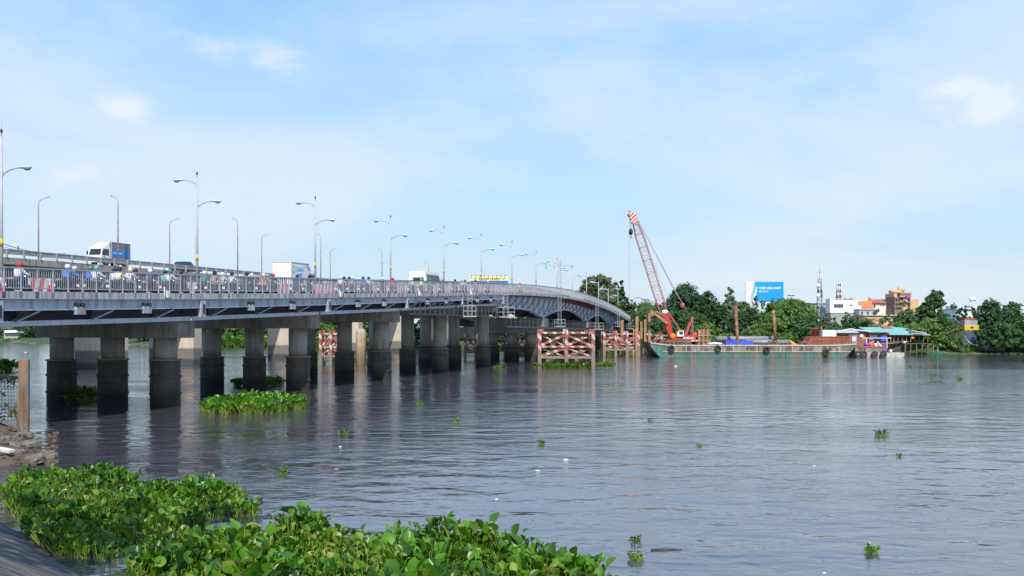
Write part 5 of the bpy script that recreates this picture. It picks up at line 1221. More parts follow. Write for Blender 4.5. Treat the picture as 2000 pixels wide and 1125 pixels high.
for px, py, c_, lb in ((1762, 668.5, 'redpl', 'red basin on the stilt platform'), (1766, 668.5, 'white', 'white bucket on the stilt platform'), (1782, 660, 'orange', 'orange float hanging under the tin lean-to'), (1702, 665, 'bluepl', 'blue tub before the teal roofed shack'), (1704, 667.5, 'white', 'white can before the teal roofed shack')):
    d = MB(); d.lathe((0, 0, -.2), [(.2, 0), (.26, .2), (.24, .38)], 10); q = d.build('household_tub', M[c_]); q.location = P(px, py, 155.8); tag(q, lb, 'tub', 'household tubs by the shacks')

# ------------------------------------------------------------------ buildings behind the trees
def zY(py, Y): return CAMZ + (HY - py) * Y / F
def xY(px, Y): return (px - 1000) * Y / F
def bld_box(mb, px0, px1, y0, y1, Y, dep): mb.box(((xY(px0, Y) + xY(px1, Y)) / 2, Y + dep / 2, (zY(y0, Y) + zY(y1, Y)) / 2), (xY(px1, Y) - xY(px0, Y), dep, zY(y0, Y) - zY(y1, Y)))
Yh = 235
r = thing('white_house', (xY(1650, Yh), Yh, 1.5), 'plain white block house with a wide window under the antenna masts', 'building')
d = MB(); bld_box(d, 1621, 1676, 586, 611, Yh, 3.4); bld_box(d, 1621, 1631, 583, 586, Yh, 3.4); bld_box(d, 1664, 1682, 597, 616, Yh + 2, 8); d.build('wall', M['white'], r)
d = MB(); bld_box(d, 1622.5, 1675, 611, 650, Yh + .15, 3); d.build('lower_wall', M['greywall'], r)
d = MB(); bld_box(d, 1629, 1647, 593.5, 601, Yh - .1, .2); f_ = d.build('window', M['trim'], r); d = MB()
for k in range(4): bld_box(d, 1630 + k * 4.3, 1633.4 + k * 4.3, 594.5, 600, Yh - .16, .08)
d.build('pane', M['glass'], f_)
d = MB(); bld_box(d, 1659, 1665, 595, 596.6, Yh - .1, .2); d.build('window', M['glass'], r)
d = MB(); bld_box(d, 1630, 1656, 585, 589, Yh + 1, 6); bld_box(d, 1659, 1668, 584, 587, Yh + 2, 4)
for px in (1656, 1668): d.tube([(xY(px, Yh), Yh + 2, zY(590, Yh)), (xY(px, Yh), Yh + 2, zY(581, Yh))], .2, 8)
d.build('roof_structure', M['beam2'], r)
r = thing('orange_roof_house', (xY(1690, 245), 245, 1.5), 'house with a bright orange tiled roof next to the white block', 'building')
d = MB(); a, b, c_, e_ = (xY(1675, 245), 245, zY(588.5, 245)), (xY(1703, 245), 245, zY(588, 245)), (xY(1706, 241), 241, zY(602, 241)), (xY(1683, 241), 241, zY(601, 241))
d.prism([a, b, c_, e_], (0, .3, -.3)); d.build('roof', M['orange_roof'], r)
d = MB(); bld_box(d, 1682, 1704, 602, 640, 242, 6); d.build('wall', M['white'], r)
r = thing('orange_roof_shed', (xY(1616, 240), 240, 1.5), 'small house with an orange roof left of the white block', 'building')
d = MB(); d.prism([(xY(1612, 240), 240, zY(600, 240)), (xY(1615, 243), 243, zY(591, 243)), (xY(1621, 243), 243, zY(591, 243)), (xY(1621, 240), 240, zY(600, 240))], (0, .2, -.3)); d.build('roof', M['orange_roof'], r)
d = MB(); bld_box(d, 1611, 1621, 600, 650, 241, 4); d.build('wall', M['greywall'], r)
r = thing('gabled_house', (xY(1722, 255), 255, 1.5), 'cream house with a dull red roof and a peaked gable', 'building')
d = MB(); bld_box(d, 1703, 1744, 591, 645, 255, 9)
d.prism([(xY(1733, 254.9), 254.9, zY(592, 255)), (xY(1745, 254.9), 254.9, zY(592, 255)), (xY(1740, 254.9), 254.9, zY(584, 255))], (0, 6, 0)); w_ = d.build('wall', mat('cream_render', (.74, .71, .58), .8, 0, .06), r)
d = MB(); d.prism([(xY(1702, 255), 254.5, zY(592, 255)), (xY(1739, 255), 254.5, zY(592, 255)), (xY(1741, 255), 258, zY(585, 255)), (xY(1704, 255), 258, zY(586.5, 255))], (0, .1, .25))
d.prism([(xY(1694, 254), 253.5, zY(591, 254)), (xY(1709, 254), 253.5, zY(590, 254)), (xY(1701.5, 254), 255.5, zY(580, 254))], (0, .4, 0)); rf = d.build('roof', M['red_roof'], r)
d = MB(); bld_box(d, 1707, 1709.5, 595, 600, 254.8, .15); d.build('window', M['glass'], w_)
d = MB(); bld_box(d, 1720, 1729, 595, 596, 254.8, .15); d.build('ledge', M['red_roof'], w_)
for px in (1739, 1743): d = MB(); bld_box(d, px, px + 2, 588 + (px > 1740) * 2, 594, 254.7, .15); d.build('window', M['glass'], w_)
r = thing('tan_tower_house', (xY(1768, 250), 250, 1.5), 'tall tan and brown house with a round roof tank stage', 'building')
Yt = 250
d = MB(); d.lathe((xY(1757, Yt), Yt + 3, 0), [(1.55, zY(572, Yt)), (1.55, zY(566, Yt))], 16); d.lathe((xY(1768.5, Yt), Yt + 3, 0), [(.85, zY(570, Yt)), (.85, zY(559, Yt))], 16); bld_box(d, 1746, 1772, 573, 580, Yt, 6); bld_box(d, 1764, 1772, 580, 640, Yt - .05, 6); bld_box(d, 1777, 1794, 585, 640, Yt + 1, 6); bld_box(d, 1771, 1781, 573, 579, Yt + .3, 5)
d.build('upper_wall', M['tan'], r)
d = MB(); bld_box(d, 1747, 1764, 580, 640, Yt, 6); bld_box(d, 1771.5, 1778, 580, 640, Yt + .4, 5); d.build('lower_wall', M['brown_wall'], r)
d = MB(); bld_box(d, 1752, 1758, 573, 579, Yt - .1, .2); bld_box(d, 1760, 1763.5, 580.5, 586, Yt - .1, .2)
for px in (1749, 1754): bld_box(d, px, px + 3.5, 583, 588, Yt - .1, .2)
for py in (592, 600): bld_box(d, 1749, 1761, py, py + 4, Yt - .1, .15)
d.build('window', M['glass'], r)
d = MB()
for y0 in (571, 579.5, 589.5): bld_box(d, 1758, 1781, y0, y0 + .8, Yt - .6, .8)
for px in np.arange(1759, 1781, 2.2): bld_box(d, px, px + .5, 572, 579, Yt - .5, .1)
d.build('balcony', M['tan'], r)
d = MB(); d.lathe((0, 0, 0), [(.45, 0), (.5, .2), (.5, .75), (.2, .95)], 14); q = d.build('water_tank', M['purple']); q.location = (xY(1776, 247), 248.5, zY(584.5, 249)); tag(q, 'round violet tank on the terrace of the tan tower house', 'tank')
for lb, pts, Y, mm in (('low grey flat roofed block below the gabled house', (1678, 1712, 604, 660), 232, 'greywall'), ('long pale wall low behind the river trees', (1686, 1760, 616, 662), 228, 'tan'), ('grey flat building with a shaded top behind the left palms', (1583, 1612, 592, 650), 262, 'greywall'), ('white low house glimpsed at right through the branches', (1868, 1905, 604, 655), 190, 'white')):
    r = thing('low_building', (xY((pts[0] + pts[1]) / 2, Y), Y, 1.5), lb, 'building'); d = MB(); bld_box(d, *pts, Y, 8); d.build('wall', M[mm], r); d = MB(); bld_box(d, pts[0] - 1, pts[1] + 1, pts[2] - 1.2, pts[2] + .2, Y - .4, 9); d.build('roof', M['dirtwhite'], r)
    d = MB()
    for px in np.linspace(pts[0] + 4, pts[1] - 7, 3): bld_box(d, px, px + 3, pts[2] + 5, pts[2] + 10, Y - .1, .2)
    d.build('window', M['glass'], r)
r = thing('slate_roof_house', (xY(1872, 192), 192, 1.5), 'grey slate roof gable and rooftop tank showing through the airy tree', 'building')
d = MB(); d.prism([(xY(1862, 192), 192, zY(589, 192)), (xY(1884, 192), 192, zY(589, 192)), (xY(1884, 190), 190, zY(603, 190)), (xY(1872, 190), 190, zY(603, 190))], (0, .2, -.2)); d.build('roof', M['steel'], r)
d = MB(); bld_box(d, 1873, 1910, 597, 650, 194, 6); d.build('wall', M['dirtwhite'], r)
d = MB(); d.lathe((xY(1893.5, 193), 193, zY(584, 193)), [(.42, 0), (.42, 1.1)], 12, ax='X'); d.bar((xY(1896, 193), 193.2, zY(586, 193)), (xY(1896, 193), 193.2, zY(598, 193)), .15); d.build('roof_tank', M['white'], r)
# beached ship
Yg = 160.5; r = thing('moored_ship', (xY(1905, Yg), Yg + 4, 0), 'blue hulled ship with a yellow band moored behind the trees', 'ship')
def shipsec(px, wide, zt, zb): x = xY(px, Yg); return [Vector((x, Yg - wide * .4 + 2, zt)), Vector((x, Yg - wide * .1 + 2, zb)), Vector((x, Yg + 4 + wide * .3, zb)), Vector((x, Yg + 4 + wide, zt))]
hullm = mat('blue_grey_hull', (.10, .13, .20), .6, 0, .15, .6, streak=.3)
d = MB(); d.sweep([shipsec(1883, .2, zY(645, Yg), .9), shipsec(1890, 2.0, zY(646, Yg), .4), shipsec(1905, 3.4, zY(647, Yg), .2), shipsec(1960, 3.8, zY(648, Yg), .2)]); d.build('hull', hullm, r)
d = MB(); bld_box(d, 1883.5, 1912, 635, 644.8, Yg + .9, 4); yb = d.build('yellow_bulwark', M['yellow'], r)
d = MB(); bld_box(d, 1896, 1901, 638, 640.5, Yg + .8, .15); d.build('opening', M['black'], yb)
d = MB(); bld_box(d, 1884, 1909, 625.5, 635, Yg + 1.1, 4); wh = d.build('wheelhouse', mat('grey_blue_wheelhouse', (.28, .31, .34), .6), r)
d = MB(); bld_box(d, 1884, 1905, 621, 625, Yg + 1.2, 3); d.build('deck_cargo', M['rustcab'], r)
d = MB(); d.tube([P(1884, 657, Yg + .9), P(1892, 668, Yg + .4), P(1900, 673, Yg + .2), P(1912, 674.5, Yg + .2)], .05, 6); d.build('draught_line', M['white'], r)
# masts, billboards, pylon
def tower(px, ytop, ybase, Y, wb, wt, label, ant):
    x = xY(px, Y); z0, z1 = zY(ybase, Y), zY(ytop, Y); r = thing('antenna_mast', (x, Y, z0), label, 'antenna mast', 'antenna masts')
    d = MB(); n = 12; c = []
    for i in range(n + 1):
        t = i / n; h_ = (wb + (wt - wb) * t) / 2; z_ = (z1 - z0) * t; c.append([Vector((a * h_, b * h_, z_)) for a, b in ((-1, -1), (1, -1), (1, 1), (-1, 1))])
    for i in range(n):
        for k in range(4): d.bar(c[i][k], c[i + 1][k], .12, .12, mi=i // 2 % 2); d.bar(c[i][k], c[i + 1][(k + 1) % 4], .07, .07, mi=i // 2 % 2); d.bar(c[i][(k + 1) % 4], c[i + 1][k], .07, .07, mi=i // 2 % 2)
    d.build('lattice', ant[2], r, world=False)
    for s in (-1, 0, 1):
        q = MB(); q.box((s * (wt / 2 + .12), -.3, z1 - z0 - ant[0]), (.2, .15, ant[1] * .8)); q.build('panel_antenna', M['white'], r, world=False)
    q = MB(); q.tube([(0, 0, z1 - z0), (0, 0, z1 - z0 + ant[3])], .05, 5); q.build('spike', M['galv'], r, world=False)
    for h_ in ant[4]: q = MB(); q.lathe((-.5, -.5, h_), [(.05, -.15), (.55, 0), (.55, .12)], 12, ax='Y'); q.build('dish', M['white'], r, world=False)
tower(1601, 531, 632, 250, 1.5, .5, 'tall red white and blue lattice antenna mast above the white house', (1.2, 2.6, [M['galv'], M['steel_dark']], 2.0, [7.0, 9.5]))
tower(1638, 554, 588, 250, 1.0, .7, 'shorter antenna mast with white panels standing on the white house', (.9, 2.6, [M['dirtwhite'], M['rustred']], .6, []))
Yb = 300; r = thing('billboard', (xY(1493, Yb), Yb, zY(640, Yb)), 'big blue and white steel company billboard above the trees', 'billboard')
x0, x1, z0, z1 = xY(1456, Yb), xY(1530, Yb), zY(590, Yb), zY(550.5, Yb)
d = MB(); d.box(((x0 + x1) / 2, Yb, (z0 + z1) / 2), (x1 - x0, .4, z1 - z0)); pn = d.build('panel', colmat('billboard_blue', (.0, .30, .80), .5), r)
d = MB(); d.prism([(x0, Yb - .21, z0), (x0, Yb - .21, z1), (x0 + 2.9, Yb - .21, z1), (x0 + 1.6, Yb - .21, z0)], (0, -.04, 0)); d.prism([(x0 + 2.1, Yb - .21, z0), (x0 + 3.1, Yb - .21, z0 + 4.6), (x0 + 3.5, Yb - .21, z0 + 4.6), (x0 + 2.7, Yb - .21, z0)], (0, -.04, 0)); d.build('white_panel', M['white'], pn)
d = MB(); d.prism([(x0 + 1.4, Yb - .26, z0), (x0 + 1.5, Yb - .26, z0 + 2), (x0 + 2.6, Yb - .26, z1), (x0 + 2.9, Yb - .26, z1), (x0 + 2.1, Yb - .26, z0)], (0, -.02, 0)); d.build('teal_curve', M['teal'], pn)
text_mesh('THÉP HÒA PHÁT', .86, M['white'], pn, Matrix.Translation(Vector((x0 + 4.0, Yb - .25, z1 - 2.2)) - wloc(r)) @ RX, bold=.03, ext=.02)
text_mesh('BỀN VỮNG', .55, M['white'], pn, Matrix.Translation(Vector((x0 + 4.0, Yb - .25, z1 - 3.1)) - wloc(r)) @ RX, bold=.015, ext=.02)
text_mesh('HOA PHAT', .3, mgr, pn, Matrix.Translation(Vector((x0 + .5, Yb - .27, z1 - .9)) - wloc(r)) @ RX, ext=.01)
d = MB()
for t in (.2, .5, .8): d.bar((x0 + (x1 - x0) * t, Yb + .5, zY(640, Yb) - 2.5), (x0 + (x1 - x0) * t, Yb + .5, z1 - .3), .35)
d.build('support_post', M['galv'], r)
Yb = 270; r = thing('billboard', (xY(956, Yb), Yb, 1), 'long yellow and blue billboard with red lettering beyond the bridge', 'billboard')
x0, x1, z0, z1, zm = xY(919, Yb), xY(992, Yb), zY(556, Yb), zY(540.5, Yb), zY(548.2, Yb)
d = MB(); d.box(((x0 + x1) / 2, Yb, (zm + z1) / 2), (x1 - x0, .4, z1 - zm)); pn = d.build('yellow_panel', colmat('billboard_yellow', (.80, .74, .25), .6), r)
d = MB(); d.box(((x0 + x1) / 2, Yb, (zm + z0) / 2 - .002), (x1 - x0, .4, zm - z0)); d.build('blue_panel', colmat('billboard_dark_blue', (.03, .14, .40), .6), r)
text_mesh('KHOBICHHEEK', .85, M['redpl'], pn, Matrix.Translation(Vector((x0 + 2.2, Yb - .22, zm + .18)) - wloc(r)) @ RX, bold=.02, ext=.02)
for xx in (x0 + 1.2, x1 - 1.2): d = MB(); d.lathe((xx, Yb - .22, (zm + z1) / 2), [(.02, -.02), (.26, -.02), (.26, .02), (.02, .02)], 14, ax='Y'); d.build('round_mark', mg_, pn)
for i in range(9):
    x = x0 + (x1 - x0) * (i + .3) / 9; d = MB(); d.bar((x, Yb, z1), (x, Yb - .8, z1 + .35), .06); d.box((x, Yb - .85, z1 + .3), (.35, .2, .12)); d.build('floodlight', M['black'], r)
d = MB()
for x in (x0 + 1, (x0 + x1) / 2, x1 - 1): d.bar((x, Yb + .5, 1), (x, Yb + .5, z1 - .2), .4)
d.build('support_post', M['galv'], r)
Yp = 230; x = xY(1092, Yp); r = thing('power_pylon', (x, Yp, 1.2), 'lattice power pylon with cross arms rising behind the bridge crest', 'pylon')
zt = zY(506, Yp) - 1.2; d = MB(); n = 14; c = []
for i in range(n + 1): t = i / n; h_ = .62 - .2 * t; c.append([Vector((a * h_, b * h_, zt * t)) for a, b in ((-1, -1), (1, -1), (1, 1), (-1, 1))])
for i in range(n):
    for k in range(4): d.bar(c[i][k], c[i + 1][k], .12); d.bar(c[i][k], c[i + 1][(k + 1) % 4], .07); d.bar(c[i][k], c[i][(k + 1) % 4], .06)
d.build('lattice', M['galv'], r, world=False)
for s in (-1, 1):
    q = MB(); za = zY(519, Yp) - 1.2; q.bar((0, 0, za), (s * 3.1, 0, za), .12); q.bar((0, 0, za + .7), (s * 3.1, 0, za), .08)
    q.build('cross_arm', M['galv'], r, world=False)
    for xx in (1.2, 3.0): q = MB(); q.tube([(s * xx, 0, za), (s * xx, 0, za - .8)], .06, 6); q.build('insulator', M['rust'], r, world=False)
x = xY(1545, 300); r = thing('floodlight_mast', (x, 300, 2), 'slim mast with a ring of floodlights beside the blue billboard', 'mast'); zt = zY(577, 300) - 2
MB().tube([(0, 0, 0), (0, 0, zt)], .14, 6).build('pole', M['galv'], r, world=False)
d = MB()
for k in range(8): a = k * math.pi / 4; d.bar((0, 0, zt), (.9 * math.cos(a), .9 * math.sin(a), zt), .06); d.box((.9 * math.cos(a), .9 * math.sin(a), zt), (.35, .35, .2))
d.build('floodlight', M['black'], r, world=False)
tall = thing('thin_mast', (xY(1229, 240), 240, 1.5), 'very thin tall mast rising behind the bridge end', 'mast'); MB().tube([(0, 0, 0), (0, 0, zY(520, 240) - 1.5)], [.12, .05], 6).build('pole', M['galv'], tall, world=False)
# far left bank: white roofed shed
r = thing('white_roof_shed', (xY(30, 275), 275, 1), 'long shed with a bright white roof on the far left bank', 'shed')
d = MB(); bld_box(d, 8, 52, 649, 661, 276, 5); d.build('wall', M['greywall'], r); d = MB(); d.prism([(xY(8, 275), 275, zY(649.5, 275)), (xY(52, 275), 275, zY(649.5, 275)), (xY(52, 279), 279, zY(645.5, 279)), (xY(8, 279), 279, zY(645.5, 279))], (0, .05, .1)); d.build('roof', M['white'], r)

# ------------------------------------------------------------------ trees
def leaves(blobs, dens, size, droop=0):
    """leaf quads in clumps spread through the blobs; returns verts, faces"""
    Cs, Ns = [], []
    for (cx, cy, cz, rx, ry, rz_) in blobs:
        n = int(dens * 1.45 * (rx * ry + rx * rz_ + ry * rz_) / 3 * 12)
        ncl = max(6, n // 22); d = rng.normal(0, 1, (ncl, 3)); d /= np.linalg.norm(d, axis=1)[:, None]
        rad = rng.uniform(.55, 1.04, ncl) ** .7 * (1 + .12 * rng.normal(0, 1, ncl)); cc = d * rad[:, None]
        per = 22; p = np.repeat(cc, per, 0) * np.array([rx, ry, rz_]) + rng.normal(0, 1, (ncl * per, 3)) * np.array([rx, ry, rz_]) .mean() * .13
        Cs.append(p + np.array([cx, cy, cz])); Ns.append(np.repeat(d, per, 0))
    C_ = np.concatenate(Cs); D = np.concatenate(Ns); n = len(C_)
    nr = D * .7 + rng.normal(0, .6, (n, 3)) + np.array([0, 0, .35]); nr /= np.linalg.norm(nr, axis=1)[:, None]
    a = np.cross(nr, rng.normal(0, 1, (n, 3))); a /= np.linalg.norm(a, axis=1)[:, None]; b = np.cross(nr, a)
    s = size * rng.uniform(.6, 1.4, n)[:, None]; V = np.stack([C_ - a * s, C_ - b * s * .55 + nr * s * .15, C_ + a * s, C_ + b * s * .55 + nr * s * .15], 1).reshape(-1, 3)
    return V, np.arange(n * 4).reshape(-1, 4)
def tree(px, Y, ytop, wpx, label, leaf='mid', ybot=None, shape='round', dens=9, size=.24, base=None, name='tree', group='trees on the far bank', fill=1.0, trunk_vis=True):
    x = xY(px, Y); k = F / Y; gz = 1.2 if base is None else base; H = CAMZ + (HY - ytop) / k - gz; Wd = wpx / k / 2
    zb_ = (CAMZ + (HY - ybot) / k - gz) if ybot else H * .22
    r = thing(name, (x, Y, gz - .3), label, 'tree', group); hc = H - zb_; bl = []
    if shape == 'round':
        nb_ = max(7, int(9 * fill))
        for i in range(nb_):
            a = i * 2.4 + random.random(); q = (i + .5) / nb_; zc = zb_ + hc * (.18 + .66 * q); rr = Wd * (1 - abs(2 * q - .9) ** 2 * .6) * random.uniform(.35, .62)
            s_ = Wd * random.uniform(.42, .60); bl.append((math.cos(a) * rr, math.sin(a) * rr * .8, zc, s_, s_ * .9, min(s_ * .85, hc * .34)))
        bl.append((Wd * random.uniform(-.2, .2), 0, H - hc * .16, Wd * .4, Wd * .4, hc * .18))
    elif shape == 'flat':
        for i in range(11):
            a = i * 2.4; q = i / 10; rr = Wd * (.25 + .6 * q); s_ = Wd * random.uniform(.28, .42); bl.append((math.cos(a) * rr, math.sin(a) * rr * .8, H - hc * (.1 + .5 * q ** 1.5), s_, s_, s_ * .42 + hc * .05))
    elif shape == 'cone':
        for i in range(9): q = i / 8; s_ = Wd * (1.0 - .80 * q) * .75; bl.append((random.uniform(-.2, .2) * Wd, random.uniform(-.2, .2) * Wd, zb_ + hc * (.08 + .85 * q), s_, s_, hc * .10 + .1))
    elif shape == 'airy':
        for i in range(10): a = i * 2.4; q = (i + .5) / 10; rr = Wd * .7 * math.sqrt(random.random()); s_ = Wd * random.uniform(.2, .34); bl.append((math.cos(a) * rr, math.sin(a) * rr, zb_ + hc * (.1 + .82 * q), s_, s_, hc * .11))
    elif shape == 'bush':
        for i in range(8): s_ = Wd * random.uniform(.35, .5); bl.append((random.uniform(-.6, .6) * Wd, random.uniform(-.5, .5) * Wd, zb_ + hc * random.uniform(.1, .62), s_, s_, min(s_, hc * .4)))
    V_, F_ = leaves(bl, dens, size)
    V_[:, 2] = np.maximum(V_[:, 2], .15)
    npmesh('crown', V_, F_, LM[leaf], None).parent = r
    t = MB(); tr_ = max(.12, Wd * .07); t.tube([(0, 0, 0), (.1 * Wd, 0, zb_ * .6 + .2), (0, 0, zb_ + hc * .35), (0, 0, zb_ + hc * .75)], [tr_, tr_ * .8, tr_ * .55, tr_ * .15], 8)
    for b_ in bl[::2]: t.tube([(0, 0, zb_ * .8 + .2), (b_[0] * .5, b_[1] * .5, (zb_ + b_[2]) / 2), (b_[0], b_[1], b_[2])], [tr_ * .5, tr_ * .3, tr_ * .1], 6)
    t.build('trunk', M['bark'], r, world=False); return r
T = tree
T(1168, 205, 538, 78, 'tall yellow green tree rising behind the bridge end', 'olive', shape='flat', ybot=590, dens=13)
T(1160, 212, 556, 60, 'olive tree half hidden by the bridge railing', 'olive', dens=11)
T(1212, 200, 546, 62, 'dark pointed tree behind the last bridge lamps', 'blue', shape='cone', dens=20)
T(1190, 198, 568, 60, 'olive green bushy tree below the pointed one', 'olive', dens=12)
T(1225, 195, 580, 46, 'dark low tree at the foot of the bridge ramp', 'dark', dens=13)
T(1262, 192, 589, 66, 'dense mid green tree behind the coconut palm', 'mid', dens=13)
T(1290, 184, 592, 60, 'dark round tree behind the crane boom', 'dark', dens=13)
T(1335, 180, 558, 84, 'broad dark green tree right behind the crane', 'blue', dens=15, ybot=640)
T(1378, 183, 570, 70, 'tall dark tree right of the crane cab', 'blue', dens=14)
T(1320, 174, 606, 70, 'lower green tree behind the crane house', 'mid', dens=13, ybot=668)
T(1362, 173, 612, 66, 'green tree behind the sheet pile bundle', 'mid', dens=13, ybot=668)
T(1405, 178, 590, 50, 'shaded tree between crane and pale conifer', 'dark', dens=12)
T(1425, 182, 561, 64, 'slender soft green tree with a pointed top', 'pale', shape='cone', dens=15, ybot=620)
T(1438, 172, 608, 60, 'dark tree behind the tall spud pole', 'dark', dens=12, ybot=668)
T(1405, 168, 640, 56, 'leafy green shrub tree behind the pipes', 'bright', shape='bush', ybot=668)
T(1478, 196, 574, 44, 'thin pale tree in front of the white part of the billboard', 'pale', shape='airy', dens=12, size=.2)
T(1512, 198, 583, 56, 'thin pale tree in front of the blue part of the billboard', 'pale', shape='airy', dens=14, size=.2)
T(1462, 186, 597, 50, 'blue green tree under the billboard', 'blue', dens=12)
T(1540, 172, 587, 110, 'wide spreading bright green tree above the grey pipes', 'bright', shape='flat', ybot=640, dens=16)
T(1508, 168, 610, 76, 'bright bushy tree left of the spreading crown', 'bright', dens=14, ybot=668)
T(1560, 167, 618, 84, 'lush green tree reaching down to the barge cabin', 'mid', dens=14, ybot=672)
T(1582, 178, 602, 60, 'dark green tree left of the white house', 'mid', dens=13)
T(1535, 165, 640, 60, 'green shrub behind the rusty scrap', 'bright', shape='bush', ybot=672)
T(1616, 176, 612, 46, 'thin grey green tree below the white house', 'pale', shape='airy', dens=13, size=.2, ybot=648)
T(1590, 168, 640, 40, 'small dull tree behind the rusty cabin', 'olive', shape='bush', ybot=672)
T(1655, 176, 615, 44, 'dark green tree in front of the grey house wall', 'mid', dens=12)
T(1668, 190, 606, 34, 'feathery pale tree top before the white house', 'pale', shape='airy', dens=10, size=.2)
T(1692, 174, 622, 40, 'low dark tree behind the teal roofs', 'dark', dens=12)
T(1736, 182, 602, 60, 'light green feathery tree below the gabled house', 'pale', shape='airy', dens=15, size=.22)
T(1722, 172, 628, 50, 'green shrub tree above the teal roof', 'bright', shape='bush')
T(1770, 176, 604, 60, 'dark tree in front of the tan tower house', 'mid', dens=13)
T(1755, 170, 628, 52, 'bright green low tree above the brown roof', 'bright', dens=12)
T(1824, 172, 563, 56, 'tall green tree, the highest right of the tan tower', 'mid', dens=15, ybot=640)
T(1800, 174, 590, 54, 'dense tree left of the tallest one', 'mid', dens=13)
T(1815, 163, 618, 66, 'leafy bright green tree hanging over the tin lean-to', 'bright', dens=14, ybot=680)
T(1842, 166, 606, 52, 'dark green tree right of the tallest one', 'mid', dens=13, ybot=680)
T(1878, 180, 588, 56, 'open dark branched tree in front of the white house at right', 'dark', shape='airy', dens=12)
T(1864, 161, 628, 48, 'dull green tree hanging down beside the ship bow', 'olive', dens=13, ybot=684)
T(1862, 159.5, 668, 60, 'low bright bushes on the bank left of the ship', 'bright', shape='bush', ybot=688, base=.6)
T(1932, 168, 585, 74, 'big dark casuarina tree right of the ship', 'blue', dens=16, ybot=660)
T(1972, 170, 586, 72, 'dark tree with a feathery top near the right edge', 'blue', dens=15, ybot=670)
T(1925, 160, 625, 50, 'dark tree overhanging the ship bow', 'dark', dens=13, ybot=684)
T(1956, 160, 630, 66, 'round light green tree at the muddy water edge', 'mid', dens=16, ybot=685)
T(2003, 160, 612, 60, 'green tree cut by the right edge of the view', 'mid', dens=14, ybot=688)
T(2060, 168, 590, 90, 'green tree beyond the right edge', 'mid', dens=10, ybot=688)
T(1985, 162, 660, 50, 'shaded bush at the foot of the right hand trees', 'dark', shape='bush', ybot=690, base=.5)
T(1250, 186, 602, 60, 'green tree between bridge end and coconut palm', 'mid', dens=13, ybot=668)
T(1275, 176, 622, 54, 'low leafy tree behind the tallest tan pile', 'mid', dens=13, ybot=672)
T(1350, 188, 574, 90, 'back row tree above the crane house', 'mid', dens=13, ybot=640)
T(1450, 190, 590, 70, 'back row tree between the soft green tree and the billboard', 'mid', dens=13, ybot=650)
T(1380, 170, 630, 60, 'shrubby tree between sheet piles and pipes', 'bright', dens=13, ybot=672)
T(1475, 167, 632, 56, 'shrubby tree above the blue tarpaulin', 'bright', dens=13, ybot=672)
T(1600, 172, 628, 50, 'green tree above the rusty cabin funnel', 'mid', dens=13, ybot=672)
T(1635, 170, 634, 54, 'low green tree behind the white tank', 'mid', dens=13, ybot=668)
T(1680, 182, 628, 60, 'tree filling the gap below the long pale wall', 'mid', dens=12, ybot=665)
T(1782, 168, 626, 56, 'sunlit tree between the tan tower and the hanging tree', 'bright', dens=13, ybot=675)
T(1850, 172, 615, 60, 'green tree left of the open dark branched tree', 'mid', dens=13, ybot=684)
T(1850, 160, 655, 50, 'bushy tree over the mud right of the lean-to', 'bright', dens=13, ybot=688)
def palm(px, Y, ytop, ybase, label, n=16, Lf=2.6):
    x = xY(px, Y); z1 = zY(ytop, Y); r = thing('palm_tree', (x, Y, 1.0), label, 'palm', 'palms on the far bank'); H = z1 - 1.0
    t = MB(); t.tube([(0, 0, 0), (.15, 0, H * .5), (.1, 0, H)], [.22, .17, .12], 8); t.build('trunk', M['bark'], r, world=False)
    V_, F_ = [], []
    for i in range(n):
        a = i * 2.4; el = random.uniform(-.1, 1.1); dr = np.array([math.cos(a), math.sin(a), 0]); p = np.array([.1, 0, H]); v = dr * math.cos(el) + np.array([0, 0, math.sin(el)])
        for s in range(14):
            q = p + v * Lf / 14; side = np.cross(v, [0, 0, 1.0]); side /= np.linalg.norm(side) + 1e-6; ll = .62 * math.sin(math.pi * (s + 1.5) / 16)
            for sg in (-1, 1):
                tip = q + side * sg * ll + v * .25 - np.array([0, 0, .22]); k = len(V_); V_ += [q, q + v * .10, tip, tip - v * .03]; F_.append((k, k + 1, k + 2, k + 3))
            p = q; v = v - np.array([0, 0, .14]); v /= np.linalg.norm(v)
    npmesh('crown', V_, F_, LM['palm'], None).parent = r
palm(1262, 180, 594, 660, 'coconut palm standing behind the brown piles', 20, 3.0)
palm(1697, 172, 628, 660, 'small palm above the brown shack roof', 16, 1.9)
palm(1470, 166, 650, 672, 'pale young palm behind the grey pipes', 12, 2.2)
palm(1868, 160, 655, 686, 'low palm beside the ship bow', 14, 2.2)
